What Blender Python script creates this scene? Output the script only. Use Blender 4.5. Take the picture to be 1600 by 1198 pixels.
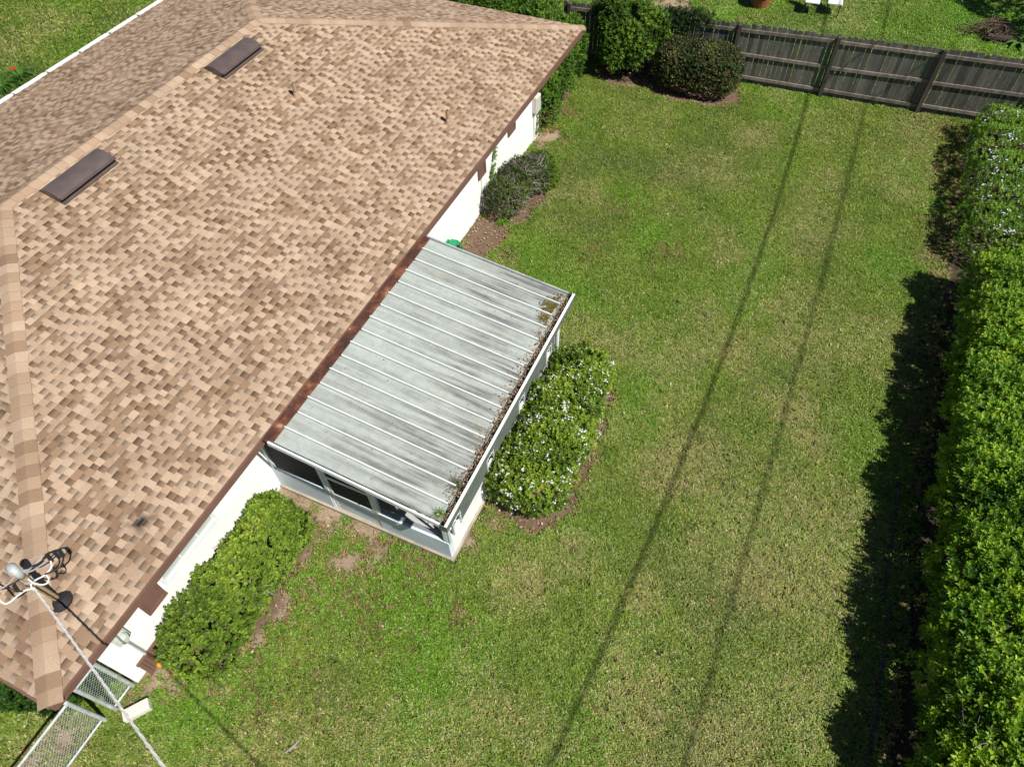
import bpy, math, random
import numpy as np
from mathutils import Vector, Matrix

rng = np.random.default_rng(7)
random.seed(7)
for o in list(bpy.data.objects):
    bpy.data.objects.remove(o, do_unlink=True)
SC = bpy.context.scene
COL = SC.collection

# ------------------------------------------------------------------ camera
F0 = 1082.355                                  # focal length in photo pixels (photo 1600 wide)
CAM = np.array([0.0, 0.0, 11.0])
RV = np.array([0.9094773, 0.41487316, -0.02704265])
UV = np.array([-0.31659696, 0.73326137, 0.60174257])
FV = np.array([-0.26947618, 0.53870959, -0.79823215])
cam = bpy.data.cameras.new('camera')
cam.sensor_fit = 'HORIZONTAL'
cam.sensor_width = 36.0
cam.lens = 36.0 * F0 / 1600.0
cam.clip_start = 0.05
cam.clip_end = 1500
cam_o = bpy.data.objects.new('camera', cam)
COL.objects.link(cam_o)
M = Matrix(((RV[0], UV[0], -FV[0], CAM[0]), (RV[1], UV[1], -FV[1], CAM[1]), (RV[2], UV[2], -FV[2], CAM[2]), (0, 0, 0, 1)))
cam_o.matrix_world = M
SC.camera = cam_o

# ------------------------------------------------------------------ light
SUN = np.array([0.597077, -0.1515163, 0.7877448])
w = bpy.data.worlds.new('World')
SC.world = w
w.use_nodes = True
nt = w.node_tree
nt.nodes.clear()
sky = nt.nodes.new('ShaderNodeTexSky')
sky.sky_type = 'NISHITA'
sky.sun_disc = False
sky.air_density = 0.7            # clear dry air
sky.dust_density = 0.4
sky.sun_elevation = math.asin(SUN[2])
sky.sun_rotation = math.atan2(SUN[0], SUN[1])
bg = nt.nodes.new('ShaderNodeBackground')
bg.inputs['Strength'].default_value = 0.05
wo = nt.nodes.new('ShaderNodeOutputWorld')
nt.links.new(sky.outputs[0], bg.inputs[0])
nt.links.new(bg.outputs[0], wo.inputs[0])
sl = bpy.data.lights.new('sun', 'SUN')
sl.energy = 5.0
sl.angle = math.radians(0.53)
sl.color = (1.0, 0.955, 0.88)
so = bpy.data.objects.new('sun', sl)
COL.objects.link(so)
so.rotation_euler = Vector(SUN).to_track_quat('Z', 'Y').to_euler()
so.location = (8, -2, 14)
SC.view_settings.view_transform = 'Standard'
SC.view_settings.look = 'None'
SC.view_settings.exposure = 0.35
SC.view_settings.gamma = 1.0


# ------------------------------------------------------------------ helpers
def ray(x, y):
    d = (x - 800) / F0 * RV - (y - 599) / F0 * UV + FV
    return d / np.linalg.norm(d)


def gz(x, y, z=0.0):
    d = ray(x, y)
    return CAM + d * (z - CAM[2]) / d[2]


def proj(P):
    P = np.asarray(P, float) - CAM
    zz = P @ FV
    return 800 + F0 * (P @ RV) / zz, 599 - F0 * (P @ UV) / zz, zz


def _h(i, j, k, s):
    n = (i * 374761393 + j * 668265263 + k * 2147483647 + s * 974711) & 0xffffffff
    n = ((n ^ (n >> 13)) * 1274126177) & 0xffffffff
    n = n ^ (n >> 16)
    return (n & 0xffff) / 65535.0


def noise3(P, sc=1.0, seed=0):
    P = np.asarray(P, float) * sc
    I = np.floor(P).astype(np.int64)
    f = P - I
    f = f * f * (3 - 2 * f)
    out = 0
    for a in (0, 1):
        for b in (0, 1):
            for c in (0, 1):
                wgt = (f[:, 0] if a else 1 - f[:, 0]) * (f[:, 1] if b else 1 - f[:, 1]) * (f[:, 2] if c else 1 - f[:, 2])
                out = out + wgt * _h(I[:, 0] + a, I[:, 1] + b, I[:, 2] + c, seed)
    return out


def noise2(x, y, sc=1.0, seed=0):
    return noise3(np.stack([x, y, np.zeros_like(x)], -1), sc, seed)


ORIG = {}


def org(o):
    return ORIG.get(o.name, np.zeros(3)) if o is not None else np.zeros(3)


def raw_mesh(name, V, F, mat=None, col=None, smooth=False):
    """V Nx3, F list/array of faces (array for uniform size)."""
    me = bpy.data.meshes.new(name)
    V = np.asarray(V, np.float32)
    if isinstance(F, np.ndarray):
        k = F.shape[1]
        me.vertices.add(len(V))
        me.vertices.foreach_set('co', V.ravel())
        me.loops.add(F.size)
        me.loops.foreach_set('vertex_index', F.astype(np.int32).ravel())
        me.polygons.add(len(F))
        me.polygons.foreach_set('loop_start', np.arange(0, F.size, k, dtype=np.int32))
        me.polygons.foreach_set('loop_total', np.full(len(F), k, np.int32))
        me.update(calc_edges=True)
        me.validate()
    else:
        me.from_pydata([tuple(map(float, v)) for v in V], [], [tuple(f) for f in F])
    if col is not None:
        c = np.ones((len(V), 4), np.float32)
        c[:, :3] = np.asarray(col, np.float32)
        at = me.color_attributes.new('col', 'FLOAT_COLOR', 'POINT')
        at.data.foreach_set('color', c.ravel())
    if smooth:
        me.polygons.foreach_set('use_smooth', np.ones(len(me.polygons), bool))
    if mat is not None:
        me.materials.append(mat)
    return me


def link(name, data, parent=None, origin=None):
    o = bpy.data.objects.new(name, data)
    COL.objects.link(o)
    if parent is not None:
        o.parent = parent
        ORIG[o.name] = org(parent).copy()
    elif origin is not None:
        o.location = tuple(map(float, origin))
        ORIG[o.name] = np.array(origin, float)
    return o


def thing(name, loc, label, cat, group=None):
    o = bpy.data.objects.new(name, None)
    COL.objects.link(o)
    o.empty_display_size = 0.2
    o.location = tuple(map(float, loc))
    ORIG[o.name] = np.array(loc, float)
    return tag(o, label, cat, group)


def tag(o, label=None, cat=None, group=None, kind=None):
    if label:
        o['label'] = label
    if cat:
        o['category'] = cat
    if group:
        o['group'] = group
    if kind:
        o['kind'] = kind
    return o


class MB:
    def __init__(self):
        self.v, self.f, self.c = [], [], []
        self.color = (1, 1, 1)

    def add(self, V, F, col=None):
        n = len(self.v)
        for i, p in enumerate(V):
            self.v.append(tuple(map(float, p)))
            self.c.append(tuple(col[i]) if col is not None else self.color)
        for f in F:
            self.f.append(tuple(i + n for i in f))
        return self

    def obox(self, c, ax, ay, az, h):
        c = np.asarray(c, float)
        ax, ay, az = [np.asarray(a, float) for a in (ax, ay, az)]
        V = [c + sx * h[0] * ax + sy * h[1] * ay + sz * h[2] * az for sx in (-1, 1) for sy in (-1, 1) for sz in (-1, 1)]
        F = [(0, 1, 3, 2), (4, 6, 7, 5), (0, 4, 5, 1), (2, 3, 7, 6), (0, 2, 6, 4), (1, 5, 7, 3)]
        return self.add(V, F)

    def box(self, a, b):
        a, b = np.asarray(a, float), np.asarray(b, float)
        return self.obox((a + b) / 2, (1, 0, 0), (0, 1, 0), (0, 0, 1), np.abs(b - a) / 2)

    def beam(self, p, q, wd, ht, up=(0, 0, 1)):
        p, q = np.asarray(p, float), np.asarray(q, float)
        d = q - p
        L = np.linalg.norm(d)
        d = d / L
        s = np.cross(d, np.asarray(up, float))
        s /= np.linalg.norm(s)
        u = np.cross(s, d)
        return self.obox((p + q) / 2, d, s, u, (L / 2, wd / 2, ht / 2))

    def tube(self, pts, r, n=6, cap=True):
        pts = [np.asarray(p, float) for p in pts]
        rr = r if isinstance(r, (list, tuple, np.ndarray)) else [r] * len(pts)
        base = len(self.v)
        prev = None
        for i, p in enumerate(pts):
            d = pts[min(i + 1, len(pts) - 1)] - pts[max(i - 1, 0)]
            d = d / (np.linalg.norm(d) + 1e-9)
            if prev is None:
                a = np.cross(d, (0, 0, 1.0))
                if np.linalg.norm(a) < 0.1:
                    a = np.cross(d, (1.0, 0, 0))
            else:
                a = prev - d * (prev @ d)
            a /= np.linalg.norm(a) + 1e-9
            prev = a
            b = np.cross(d, a)
            for k in range(n):
                t = 2 * math.pi * k / n
                self.v.append(tuple(p + rr[i] * (a * math.cos(t) + b * math.sin(t))))
                self.c.append(self.color)
        for i in range(len(pts) - 1):
            for k in range(n):
                k2 = (k + 1) % n
                self.f.append((base + i * n + k, base + i * n + k2, base + (i + 1) * n + k2, base + (i + 1) * n + k))
        if cap:
            self.f.append(tuple(base + k for k in range(n))[::-1])
            self.f.append(tuple(base + (len(pts) - 1) * n + k for k in range(n)))
        return self

    def lathe(self, c, prof, n=16):
        c = np.asarray(c, float)
        base = len(self.v)
        for (r, z) in prof:
            for k in range(n):
                t = 2 * math.pi * k / n
                self.v.append((c[0] + r * math.cos(t), c[1] + r * math.sin(t), c[2] + z))
                self.c.append(self.color)
        for i in range(len(prof) - 1):
            for k in range(n):
                k2 = (k + 1) % n
                self.f.append((base + i * n + k, base + i * n + k2, base + (i + 1) * n + k2, base + (i + 1) * n + k))
        self.f.append(tuple(base + k for k in range(n))[::-1])
        self.f.append(tuple(base + (len(prof) - 1) * n + k for k in range(n)))
        return self

    def build(self, name, mat, parent=None, origin=None, col=False, smooth=False, bevel=0):
        o0 = org(parent) if parent is not None else (np.asarray(origin, float) if origin is not None else np.zeros(3))
        V = np.asarray(self.v, float) - o0
        me = raw_mesh(name, V, self.f, mat, self.c if col else None, smooth)
        o = link(name, me, parent, origin)
        if bevel:
            m = o.modifiers.new('bevel', 'BEVEL')
            m.width = bevel
            m.segments = 2
            m.limit_method = 'ANGLE'
        return o


# ------------------------------------------------------------------ materials
def new_mat(name):
    m = bpy.data.materials.new(name)
    m.use_nodes = True
    n = m.node_tree
    n.nodes.clear()
    out = n.nodes.new('ShaderNodeOutputMaterial')
    b = n.nodes.new('ShaderNodeBsdfPrincipled')
    n.links.new(b.outputs[0], out.inputs[0])
    return m, n, b, out


def N(n, t, **kw):
    x = n.nodes.new(t)
    for k, v in kw.items():
        if k in x.inputs.keys() if hasattr(x.inputs, 'keys') else False:
            x.inputs[k].default_value = v
        else:
            setattr(x, k, v)
    return x


def noise_tex(n, scale, detail=3, rough=0.55, vec=None, stretch=None):
    t = n.nodes.new('ShaderNodeTexNoise')
    t.inputs['Scale'].default_value = scale
    t.inputs['Detail'].default_value = detail
    t.inputs['Roughness'].default_value = rough
    g = n.nodes.new('ShaderNodeNewGeometry')
    src = g.outputs['Position']
    if stretch:
        mp = n.nodes.new('ShaderNodeMapping')
        mp.inputs['Scale'].default_value = stretch
        n.links.new(src, mp.inputs['Vector'])
        src = mp.outputs[0]
    n.links.new(src, t.inputs['Vector'])
    return t


def ramp(n, fac, stops):
    r = n.nodes.new('ShaderNodeValToRGB')
    e = r.color_ramp.elements
    while len(e) < len(stops):
        e.new(0.5)
    for i, (p, c) in enumerate(stops):
        e[i].position = p
        e[i].color = (*c, 1) if len(c) == 3 else c
    n.links.new(fac, r.inputs[0])
    return r


def mixc(n, fac, a, b, mode='MIX'):
    m = n.nodes.new('ShaderNodeMix')
    m.data_type = 'RGBA'
    m.blend_type = mode
    for sock, v in ((m.inputs[0], fac), (m.inputs[6], a), (m.inputs[7], b)):
        if hasattr(v, 'links') or hasattr(v, 'is_linked'):
            n.links.new(v, sock)
        elif isinstance(v, (int, float)):
            sock.default_value = v
        else:
            sock.default_value = (*v, 1) if len(v) == 3 else v
    return m.outputs[2]


def pmat(name, base, rough=0.6, var=0.15, scale=6, var2=0.1, scale2=60, bump=0.0, bscale=80, attr=False, metal=0.0, spec=0.3, stretch=None):
    m, n, b, out = new_mat(name)
    b.inputs['Roughness'].default_value = rough
    b.inputs['Metallic'].default_value = metal
    b.inputs['Specular IOR Level'].default_value = spec
    if attr:
        a = n.nodes.new('ShaderNodeAttribute')
        a.attribute_name = 'col'
        c = a.outputs['Color']
        if base is not None:
            c = mixc(n, 1.0, c, base, 'MULTIPLY')
    else:
        rgb = n.nodes.new('ShaderNodeRGB')
        rgb.outputs[0].default_value = (*base, 1)
        c = rgb.outputs[0]
    for sc, vv in ((scale, var), (scale2, var2)):
        if vv > 0:
            t = noise_tex(n, sc, stretch=stretch)
            r = ramp(n, t.outputs['Fac'], [(0.3, (1 - vv,) * 3), (0.7, (1 + vv * 0.6,) * 3)])
            c = mixc(n, 1.0, c, r.outputs[0], 'MULTIPLY')
    n.links.new(c, b.inputs['Base Color'])
    if bump > 0:
        t = noise_tex(n, bscale, 4)
        bp = n.nodes.new('ShaderNodeBump')
        bp.inputs['Strength'].default_value = bump
        bp.inputs['Distance'].default_value = 0.01
        n.links.new(t.outputs['Fac'], bp.inputs['Height'])
        n.links.new(bp.outputs[0], b.inputs['Normal'])
    return m


def leaf_mat(name, rough=0.45, trans=0.3, spec=0.35, instancer=False):
    m, n, b, out = new_mat(name)
    a = n.nodes.new('ShaderNodeAttribute')
    if instancer:
        a.attribute_type = 'INSTANCER'
        a.attribute_name = 'gcol'
        a2 = n.nodes.new('ShaderNodeAttribute')
        a2.attribute_name = 'col'
        c = mixc(n, 1.0, a.outputs['Color'], a2.outputs['Color'], 'MULTIPLY')
    else:
        a.attribute_name = 'col'
        c = a.outputs['Color']
    b.inputs['Roughness'].default_value = rough
    b.inputs['Specular IOR Level'].default_value = spec
    n.links.new(c, b.inputs['Base Color'])
    tr = n.nodes.new('ShaderNodeBsdfTranslucent')
    warm = mixc(n, 1.0, c, (1.15, 1.2, 0.55), 'MULTIPLY')
    n.links.new(warm, tr.inputs['Color'])
    mx = n.nodes.new('ShaderNodeMixShader')
    mx.inputs[0].default_value = trans
    n.links.new(b.outputs[0], mx.inputs[1])
    n.links.new(tr.outputs[0], mx.inputs[2])
    n.links.new(mx.outputs[0], out.inputs[0])
    return m


MAT = {}
MAT['shingle'] = pmat('asphalt_shingle', None, 0.92, 0.13, 1.1, 0.26, 120, 0.6, 200, attr=True, spec=0.15)
MAT['stucco'] = pmat('white_stucco', (0.86, 0.86, 0.84), 0.85, 0.05, 1.5, 0.04, 40, 0.25, 120, spec=0.2)
MAT['brown'] = pmat('brown_painted_metal', (0.17, 0.095, 0.072), 0.55, 0.14, 3, 0.1, 40)
MAT['brown_dark'] = pmat('brown_vent_metal', (0.105, 0.080, 0.076), 0.36, 0.18, 5, 0.1, 60, spec=0.5)
MAT['black'] = pmat('black_void', (0.012, 0.012, 0.012), 0.7, 0.1, 8, 0)
MAT['white'] = pmat('white_aluminium', (0.74, 0.77, 0.76), 0.45, 0.10, 4, 0.06, 60)
MAT['knee'] = pmat('white_painted_block', (0.78, 0.80, 0.80), 0.7, 0.08, 2, 0.05, 40, 0.15)
MAT['alum'] = pmat('weathered_aluminium', (0.42, 0.45, 0.44), 0.5, 0.2, 6, 0.1, 60, metal=0.2)
MAT['greygreen'] = pmat('grey_green_paint', (.125, .145, .125), 0.6, 0.2, 5, 0.1, 60)
MAT['postgrey'] = pmat('grey_white_post_paint', (.50, .54, .54), 0.5, 0.1, 6, 0.05, 60)
MAT['ribwhite'] = pmat('white_rib_paint', (.66, .69, .67), 0.5, 0.08, 6, 0.05, 60)
MAT['bluewall'] = pmat('pale_blue_painted_block', (.60, .68, .75), 0.75, 0.08, 2, 0.06, 40, 0.15)
MAT['galv'] = pmat('galvanised_steel', (0.50, 0.53, 0.53), 0.6, 0.25, 8, 0.15, 80, metal=0.2)
MAT['slab'] = pmat('porch_concrete', (0.38, 0.33, 0.26), 0.9, 0.3, 3, 0.15, 50, 0.3)
MAT['concrete'] = pmat('pale_concrete', (0.66, 0.62, 0.55), 0.9, 0.15, 6, 0.12, 60, 0.4)
MAT['fence'] = pmat('weathered_wood', None, 0.9, 0.35, 9, 0.25, 60, 0.3, 90, attr=True, spec=0.15, stretch=(1, 1, 0.12))
MAT['timber'] = pmat('grey_timber', (0.055, 0.045, 0.035), 0.9, 0.3, 6, 0.2, 60)
MAT['edging'] = pmat('old_edging_timber', (0.07, 0.06, 0.045), 0.9, 0.5, 6, 0.2, 60)
MAT['bark'] = pmat('brown_bark', (0.17, 0.12, 0.085), 0.9, 0.3, 12, 0.2, 80)
MAT['greybark'] = pmat('grey_twig_bark', (0.30, 0.26, 0.24), 0.9, 0.3, 12, 0.2, 80)
MAT['leaf'] = leaf_mat('leaf', 0.45, 0.32, 0.22)
MAT['leaf_gloss'] = leaf_mat('glossy_leaf', 0.38, 0.22, 0.35)
MAT['petal'] = leaf_mat('petal', 0.6, 0.25, 0.2)
MAT['grass'] = leaf_mat('grass_blade', 0.42, 0.25, 0.3, True)
MAT['litter'] = pmat('dry_leaf', None, 0.9, 0.2, 20, 0, attr=True)
MAT['cable_white'] = pmat('white_cable', (0.74, 0.73, 0.71), 0.5, 0.12, 10, 0)
MAT['cable_grey'] = pmat('grey_cable', (0.33, 0.32, 0.31), 0.5, 0.1, 10, 0)
MAT['cable_black'] = pmat('black_rubber', (0.025, 0.023, 0.024), 0.5, 0.1, 10, 0)
MAT['pipe'] = pmat('tan_pipe', (.36, .25, .16), 0.7, 0.15, 10, 0.05, 60)
MAT['mast'] = pmat('tan_painted_conduit', (0.36, 0.27, 0.15), 0.6, 0.1, 10, 0.05, 60)
MAT['meter'] = pmat('grey_meter_enamel', (0.50, 0.53, 0.48), 0.4, 0.1, 10, 0)
MAT['terracotta'] = pmat('terracotta', (0.33, 0.12, 0.06), 0.8, 0.2, 8, 0.1, 60)
MAT['orange'] = pmat('orange_peel', (0.75, 0.30, 0.03), 0.45, 0.1, 20, 0.05, 120)
MAT['green'] = pmat('green_plastic', (0.012, 0.26, 0.11), 0.4, 0.1, 10, 0)


def mat_panel():
    m, n, b, out = new_mat('chalky_aluminium_pan')
    b.inputs['Roughness'].default_value = 0.5
    b.inputs['Specular IOR Level'].default_value = 0.3
    base = (0.375, 0.415, 0.390)
    s1 = noise_tex(n, 1.0, 5, 0.65, stretch=(0.55, 11.0, 1))
    s2 = noise_tex(n, 1.0, 4, 0.6, stretch=(0.9, 1.5, 1))
    s3 = noise_tex(n, 9.0, 5, 0.7)
    mul = n.nodes.new('ShaderNodeMath'); mul.operation = 'MULTIPLY'
    r1 = ramp(n, s1.outputs['Fac'], [(0.38, (0, 0, 0)), (0.62, (1, 1, 1))])
    r2 = ramp(n, s2.outputs['Fac'], [(0.36, (0.1, 0.1, 0.1)), (0.60, (1, 1, 1))])
    n.links.new(r1.outputs[0], mul.inputs[0]); n.links.new(r2.outputs[0], mul.inputs[1])
    # grime collects towards the low, outer end of the pans
    g = n.nodes.new('ShaderNodeNewGeometry')
    sx = n.nodes.new('ShaderNodeSeparateXYZ'); n.links.new(g.outputs['Position'], sx.inputs[0])
    mr = n.nodes.new('ShaderNodeMapRange'); mr.inputs[1].default_value = -5.5; mr.inputs[2].default_value = -2.95
    mr.inputs[3].default_value = 0.45; mr.inputs[4].default_value = 1.5
    n.links.new(sx.outputs[0], mr.inputs[0])
    m2 = n.nodes.new('ShaderNodeMath'); m2.operation = 'MULTIPLY'; m2.use_clamp = True
    n.links.new(mul.outputs[0], m2.inputs[0]); n.links.new(mr.outputs[0], m2.inputs[1])
    c = mixc(n, m2.outputs[0], base, (0.16, 0.16, 0.155))
    r3 = ramp(n, s3.outputs['Fac'], [(0.32, (0.86, 0.86, 0.85)), (0.6, (1.03, 1.03, 1.03))])
    c = mixc(n, 1.0, c, r3.outputs[0], 'MULTIPLY')
    s4 = noise_tex(n, 2.2, 6, 0.7)
    r4 = ramp(n, s4.outputs['Fac'], [(0.62, (0, 0, 0)), (0.76, (0.55, 0.55, 0.55))])
    c = mixc(n, r4.outputs[0], c, (0.46, 0.37, 0.20))
    n.links.new(c, b.inputs['Base Color'])
    return m


def mat_rust():
    m, n, b, out = new_mat('rusted_flashing')
    b.inputs['Roughness'].default_value = 0.8
    t = noise_tex(n, 3.2, 6, 0.7)
    t2 = noise_tex(n, 14, 5, 0.7)
    r = ramp(n, t.outputs['Fac'], [(0.30, (0.035, 0.015, 0.011)), (0.48, (0.085, 0.030, 0.018)), (0.60, (0.24, 0.088, 0.036)), (0.70, (0.44, 0.40, 0.36))])
    r2 = ramp(n, t2.outputs['Fac'], [(0.3, (0.7, 0.7, 0.7)), (0.7, (1.15, 1.15, 1.15))])
    c = mixc(n, 1.0, r.outputs[0], r2.outputs[0], 'MULTIPLY')
    n.links.new(c, b.inputs['Base Color'])
    return m


def mat_screen(name, col, opac):
    m, n, b, out = new_mat(name)
    b.inputs['Roughness'].default_value = 0.8
    t = noise_tex(n, 2.5, 5)
    r = ramp(n, t.outputs['Fac'], [(0.35, tuple(c * 0.8 for c in col)), (0.65, tuple(c * 1.15 for c in col))])
    n.links.new(r.outputs[0], b.inputs['Base Color'])
    tr = n.nodes.new('ShaderNodeBsdfTransparent')
    mx = n.nodes.new('ShaderNodeMixShader')
    mx.inputs[0].default_value = opac
    n.links.new(tr.outputs[0], mx.inputs[1])
    n.links.new(b.outputs[0], mx.inputs[2])
    n.links.new(mx.outputs[0], out.inputs[0])
    return m


def mat_ground():
    m, n, b, out = new_mat('soil_and_thatch')
    b.inputs['Roughness'].default_value = 0.95
    b.inputs['Specular IOR Level'].default_value = 0.1
    a = n.nodes.new('ShaderNodeAttribute'); a.attribute_name = 'col'
    c = a.outputs['Color']
    for sc, lo, hi in ((1.2, 0.85, 1.1), (14, 0.75, 1.15), (70, 0.6, 1.3)):
        t = noise_tex(n, sc, 4, 0.65)
        r = ramp(n, t.outputs['Fac'], [(0.3, (lo,) * 3), (0.7, (hi,) * 3)])
        c = mixc(n, 1.0, c, r.outputs[0], 'MULTIPLY')
    n.links.new(c, b.inputs['Base Color'])
    t = noise_tex(n, 45, 5, 0.7)
    bp = n.nodes.new('ShaderNodeBump'); bp.inputs['Strength'].default_value = 0.7; bp.inputs['Distance'].default_value = 0.03
    n.links.new(t.outputs['Fac'], bp.inputs['Height']); n.links.new(bp.outputs[0], b.inputs['Normal'])
    return m


MAT['panel'] = mat_panel()
MAT['rust'] = mat_rust()
MAT['screen'] = mat_screen('dark_insect_screen', (0.012, 0.012, 0.013), 0.90)
MAT['screen_thin'] = mat_screen('see_through_insect_screen', (0.014, 0.014, 0.015), 0.45)  # whole screen, more see-through than the others so the sunlit interior shows
MAT['vinyl'] = mat_screen('grey_green_shade_screen', (0.125, 0.150, 0.130), 0.93)
MAT['ground'] = mat_ground()
gm, gn, gb, go_ = new_mat('window_glass')
gb.inputs['Base Color'].default_value = (0.45, 0.5, 0.47, 1)
gb.inputs['Roughness'].default_value = 0.08
MAT['glass'] = gm

# ------------------------------------------------------------------ layout numbers
EX, EZ = -5.87, 2.45           # main eave
RX, RZ = -11.45, 3.98          # ridge
BX = -17.03                    # back eave
Y0, Y1 = -0.64, 16.66          # near and far eaves
RY0, RY1 = 4.72, 11.45         # ridge ends
WX, WY0, WY1 = -6.58, -0.02, 15.45   # walls
PX, PY0, PY1 = -3.10, 3.67, 8.10     # porch walls


# ------------------------------------------------------------------ ground
def blob(x, y, px, py, r, z=0):
    c = gz(px, py, z)
    return np.exp(-(((x - c[0]) ** 2 + (y - c[1]) ** 2) / (r * r)))


def masks(x, y):
    """soil 0..1, mulch 0..1, dry 0..1.5, brown 0..1"""
    n1 = noise2(x, y, 1.1, 1)
    n2 = noise2(x, y, 4.0, 2)
    n3 = noise2(x, y, 0.45, 3)
    n4 = noise2(x, y, 2.1, 9)
    soil = np.zeros_like(x)
    for px, py, r, a in ((470, 860, .62, 1), (500, 795, .70, 1), (450, 780, .6, 1), (560, 830, .5, .8), (530, 875, .5, .85), (480, 925, .4, .8), (600, 868, .4, .7), (430, 945, .38, 1), (395, 1000, .33, .9), (520, 850, .45, .6), (330, 1075, .35, .7), (275, 1080, .35, .9),
                         (240, 1065, .40, 1), (210, 1085, .35, .8), (740, 845, .30, .8), (775, 815, .30, .7), (580, 850, .4, .55), (660, 880, .45, .5),
                         (860, 215, .55, 1), (845, 225, .5, .9), (885, 175, .5, .8), (100, 1150, .40, .8), (60, 1185, .5, .7), (1170, 30, .5, .7), (1040, 12, 1.3, 1), (1340, 170, .3, .5), (1450, 190, .3, .5),
                         (790, 400, .4, .6), (190, 60, 0.9, .5)):
        soil = np.maximum(soil, a * blob(x, y, px, py, r))
    mulch = np.zeros_like(x)
    for cx, cy, rx, ry in ((-5.92, 1.0, .62, .66), (-5.9, 1.7, .62, .7), (-5.9, 2.4, .6, .6), (-5.85, 2.95, .5, .5), (-2.38, 5.4, .82, .80), (-2.30, 6.2, .80, .75), (-2.35, 7.0, .78, .75), (-2.4, 7.8, .68, .70),
                           (-5.98, 12.2, .62, .62), (-5.9, 12.9, .62, .7), (-6.1, 11.2, .55, .8), (-6.2, 10.2, .42, .8), (-3.7, 19.1, 1.0, .78), (-2.95, 19.15, 1.0, .78), (-5.4, 19.2, .9, .7), (-6.8, 17.0, .40, 1.1)):
        q = np.sqrt(((x - cx) / rx) ** 2 + ((y - cy) / ry) ** 2)
        mulch = np.maximum(mulch, np.clip(1.0 - (q - .78) * 2.6, 0, 1))
    e = (n2 - .5) * .55
    soil = np.clip((soil + e * 1.2 - .20) * 1.4, 0, 1)
    mulch = np.clip((mulch + e - .30) * 2.0, 0, 1)
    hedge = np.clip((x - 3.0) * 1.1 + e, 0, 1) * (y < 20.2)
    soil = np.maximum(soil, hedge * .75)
    dry = np.clip((n1 * .6 + n3 * .7 + n4 * .35 - .72) * 2.0, 0, 1)
    inx = np.clip(1 - np.abs(x - 0.6) / 3.4, 0, 1) * np.clip((13.5 - y) / 8.0, 0, 1)
    dry = np.clip(dry * .50 + inx * (.03 + .34 * n1), 0, 1)
    for px, py, r in ((1240, 640, .45), (1270, 690, .45), (1225, 535, .40), (1180, 215, .5), (1010, 930, .35), (1190, 900, .6), (900, 860, .4), (1260, 1080, .5), (990, 1090, .6), (820, 910, .5), (1040, 730, .6)):
        dry = np.maximum(dry, .95 * blob(x, y, px, py, r) * (0.5 + n2))
    brown = np.zeros_like(x)
    for px, py, r in ((560, 930, .55), (600, 985, .4), (660, 900, .4), (500, 1090, .45), (720, 960, .3), (440, 1010, .4), (960, 330, .5), (930, 400, .35), (600, 860, .4), (400, 1110, .5), (640, 1010, .3), (1040, 395, .35)):
        brown = np.maximum(brown, blob(x, y, px, py, r) * (.1 + .6 * n4))
    return soil, mulch, dry, np.clip(brown, 0, 1)


def axis(lo, hi, step, far):
    a = list(np.arange(lo, hi + 1e-6, step))
    g, s = [], step
    p = lo
    while p > -far:
        s *= 1.5
        p -= s
        g.append(max(p, -far))
    h, s, p = [], step, hi
    while p < far:
        s *= 1.5
        p += s
        h.append(min(p, far))
    return np.array(g[::-1] + a + h)


ax_, ay_ = axis(-9.0, 6.0, 0.09, 600), axis(-3.0, 29.0, 0.11, 600)
GX, GY = np.meshgrid(ax_, ay_, indexing='ij')
gx, gy = GX.ravel(), GY.ravel()
so_, mu_, dr_, br_ = masks(gx, gy)
thatch = np.stack([.060 + .09 * dr_, .062 + .06 * dr_, .022 + .035 * dr_], -1)
thatch = thatch * (1 - .5 * br_[:, None]) + np.array([.17, .11, .06]) * .5 * br_[:, None]
soilc = np.array([.36, .275, .19])
mulc = np.array([.185, .125, .085])
gc = thatch * (1 - so_[:, None]) + soilc * so_[:, None]
gc = gc * (1 - mu_[:, None]) + mulc * mu_[:, None]
hedge_shade = np.clip((gx - 3.1) * 2, 0, 1)[:, None] * (gy < 20.2)[:, None]
gc = gc * (1 - hedge_shade) + np.array([.075, .06, .04]) * hedge_shade  # dark soil beside the hedge, toned darker to stand in for deep shade
gzv = 0.03 * (noise2(gx, gy, .5, 5) - .5) * (np.abs(gx) < 60) + 0.012 * (noise2(gx, gy, 3, 6) - .5)
gzv = gzv - 0.01
nx, ny = GX.shape
idx = np.arange(nx * ny).reshape(nx, ny)
FQ = np.stack([idx[:-1, :-1], idx[1:, :-1], idx[1:, 1:], idx[:-1, 1:]], -1).reshape(-1, 4)
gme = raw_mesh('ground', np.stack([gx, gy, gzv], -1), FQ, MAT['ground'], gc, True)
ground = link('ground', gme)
tag(ground, 'brown soil and thatch ground beneath the lawn', 'ground', kind='structure')

# ------------------------------------------------------------------ house
house = thing('house', (WX, 7.0, 0), 'single storey white house with tan shingled hip roof and brown eaves', 'house')
mb = MB()
mb.box((BX + .7, WY0, -.3), (WX, WY1, EZ - .05))
mb.build('wall', MAT['stucco'], house)
mb = MB()
mb.box((BX + .05, Y0 + .05, EZ - .05), (EX - .05, Y1 - .05, EZ - .03))
mb.build('soffit', MAT['white'], house)
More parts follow.
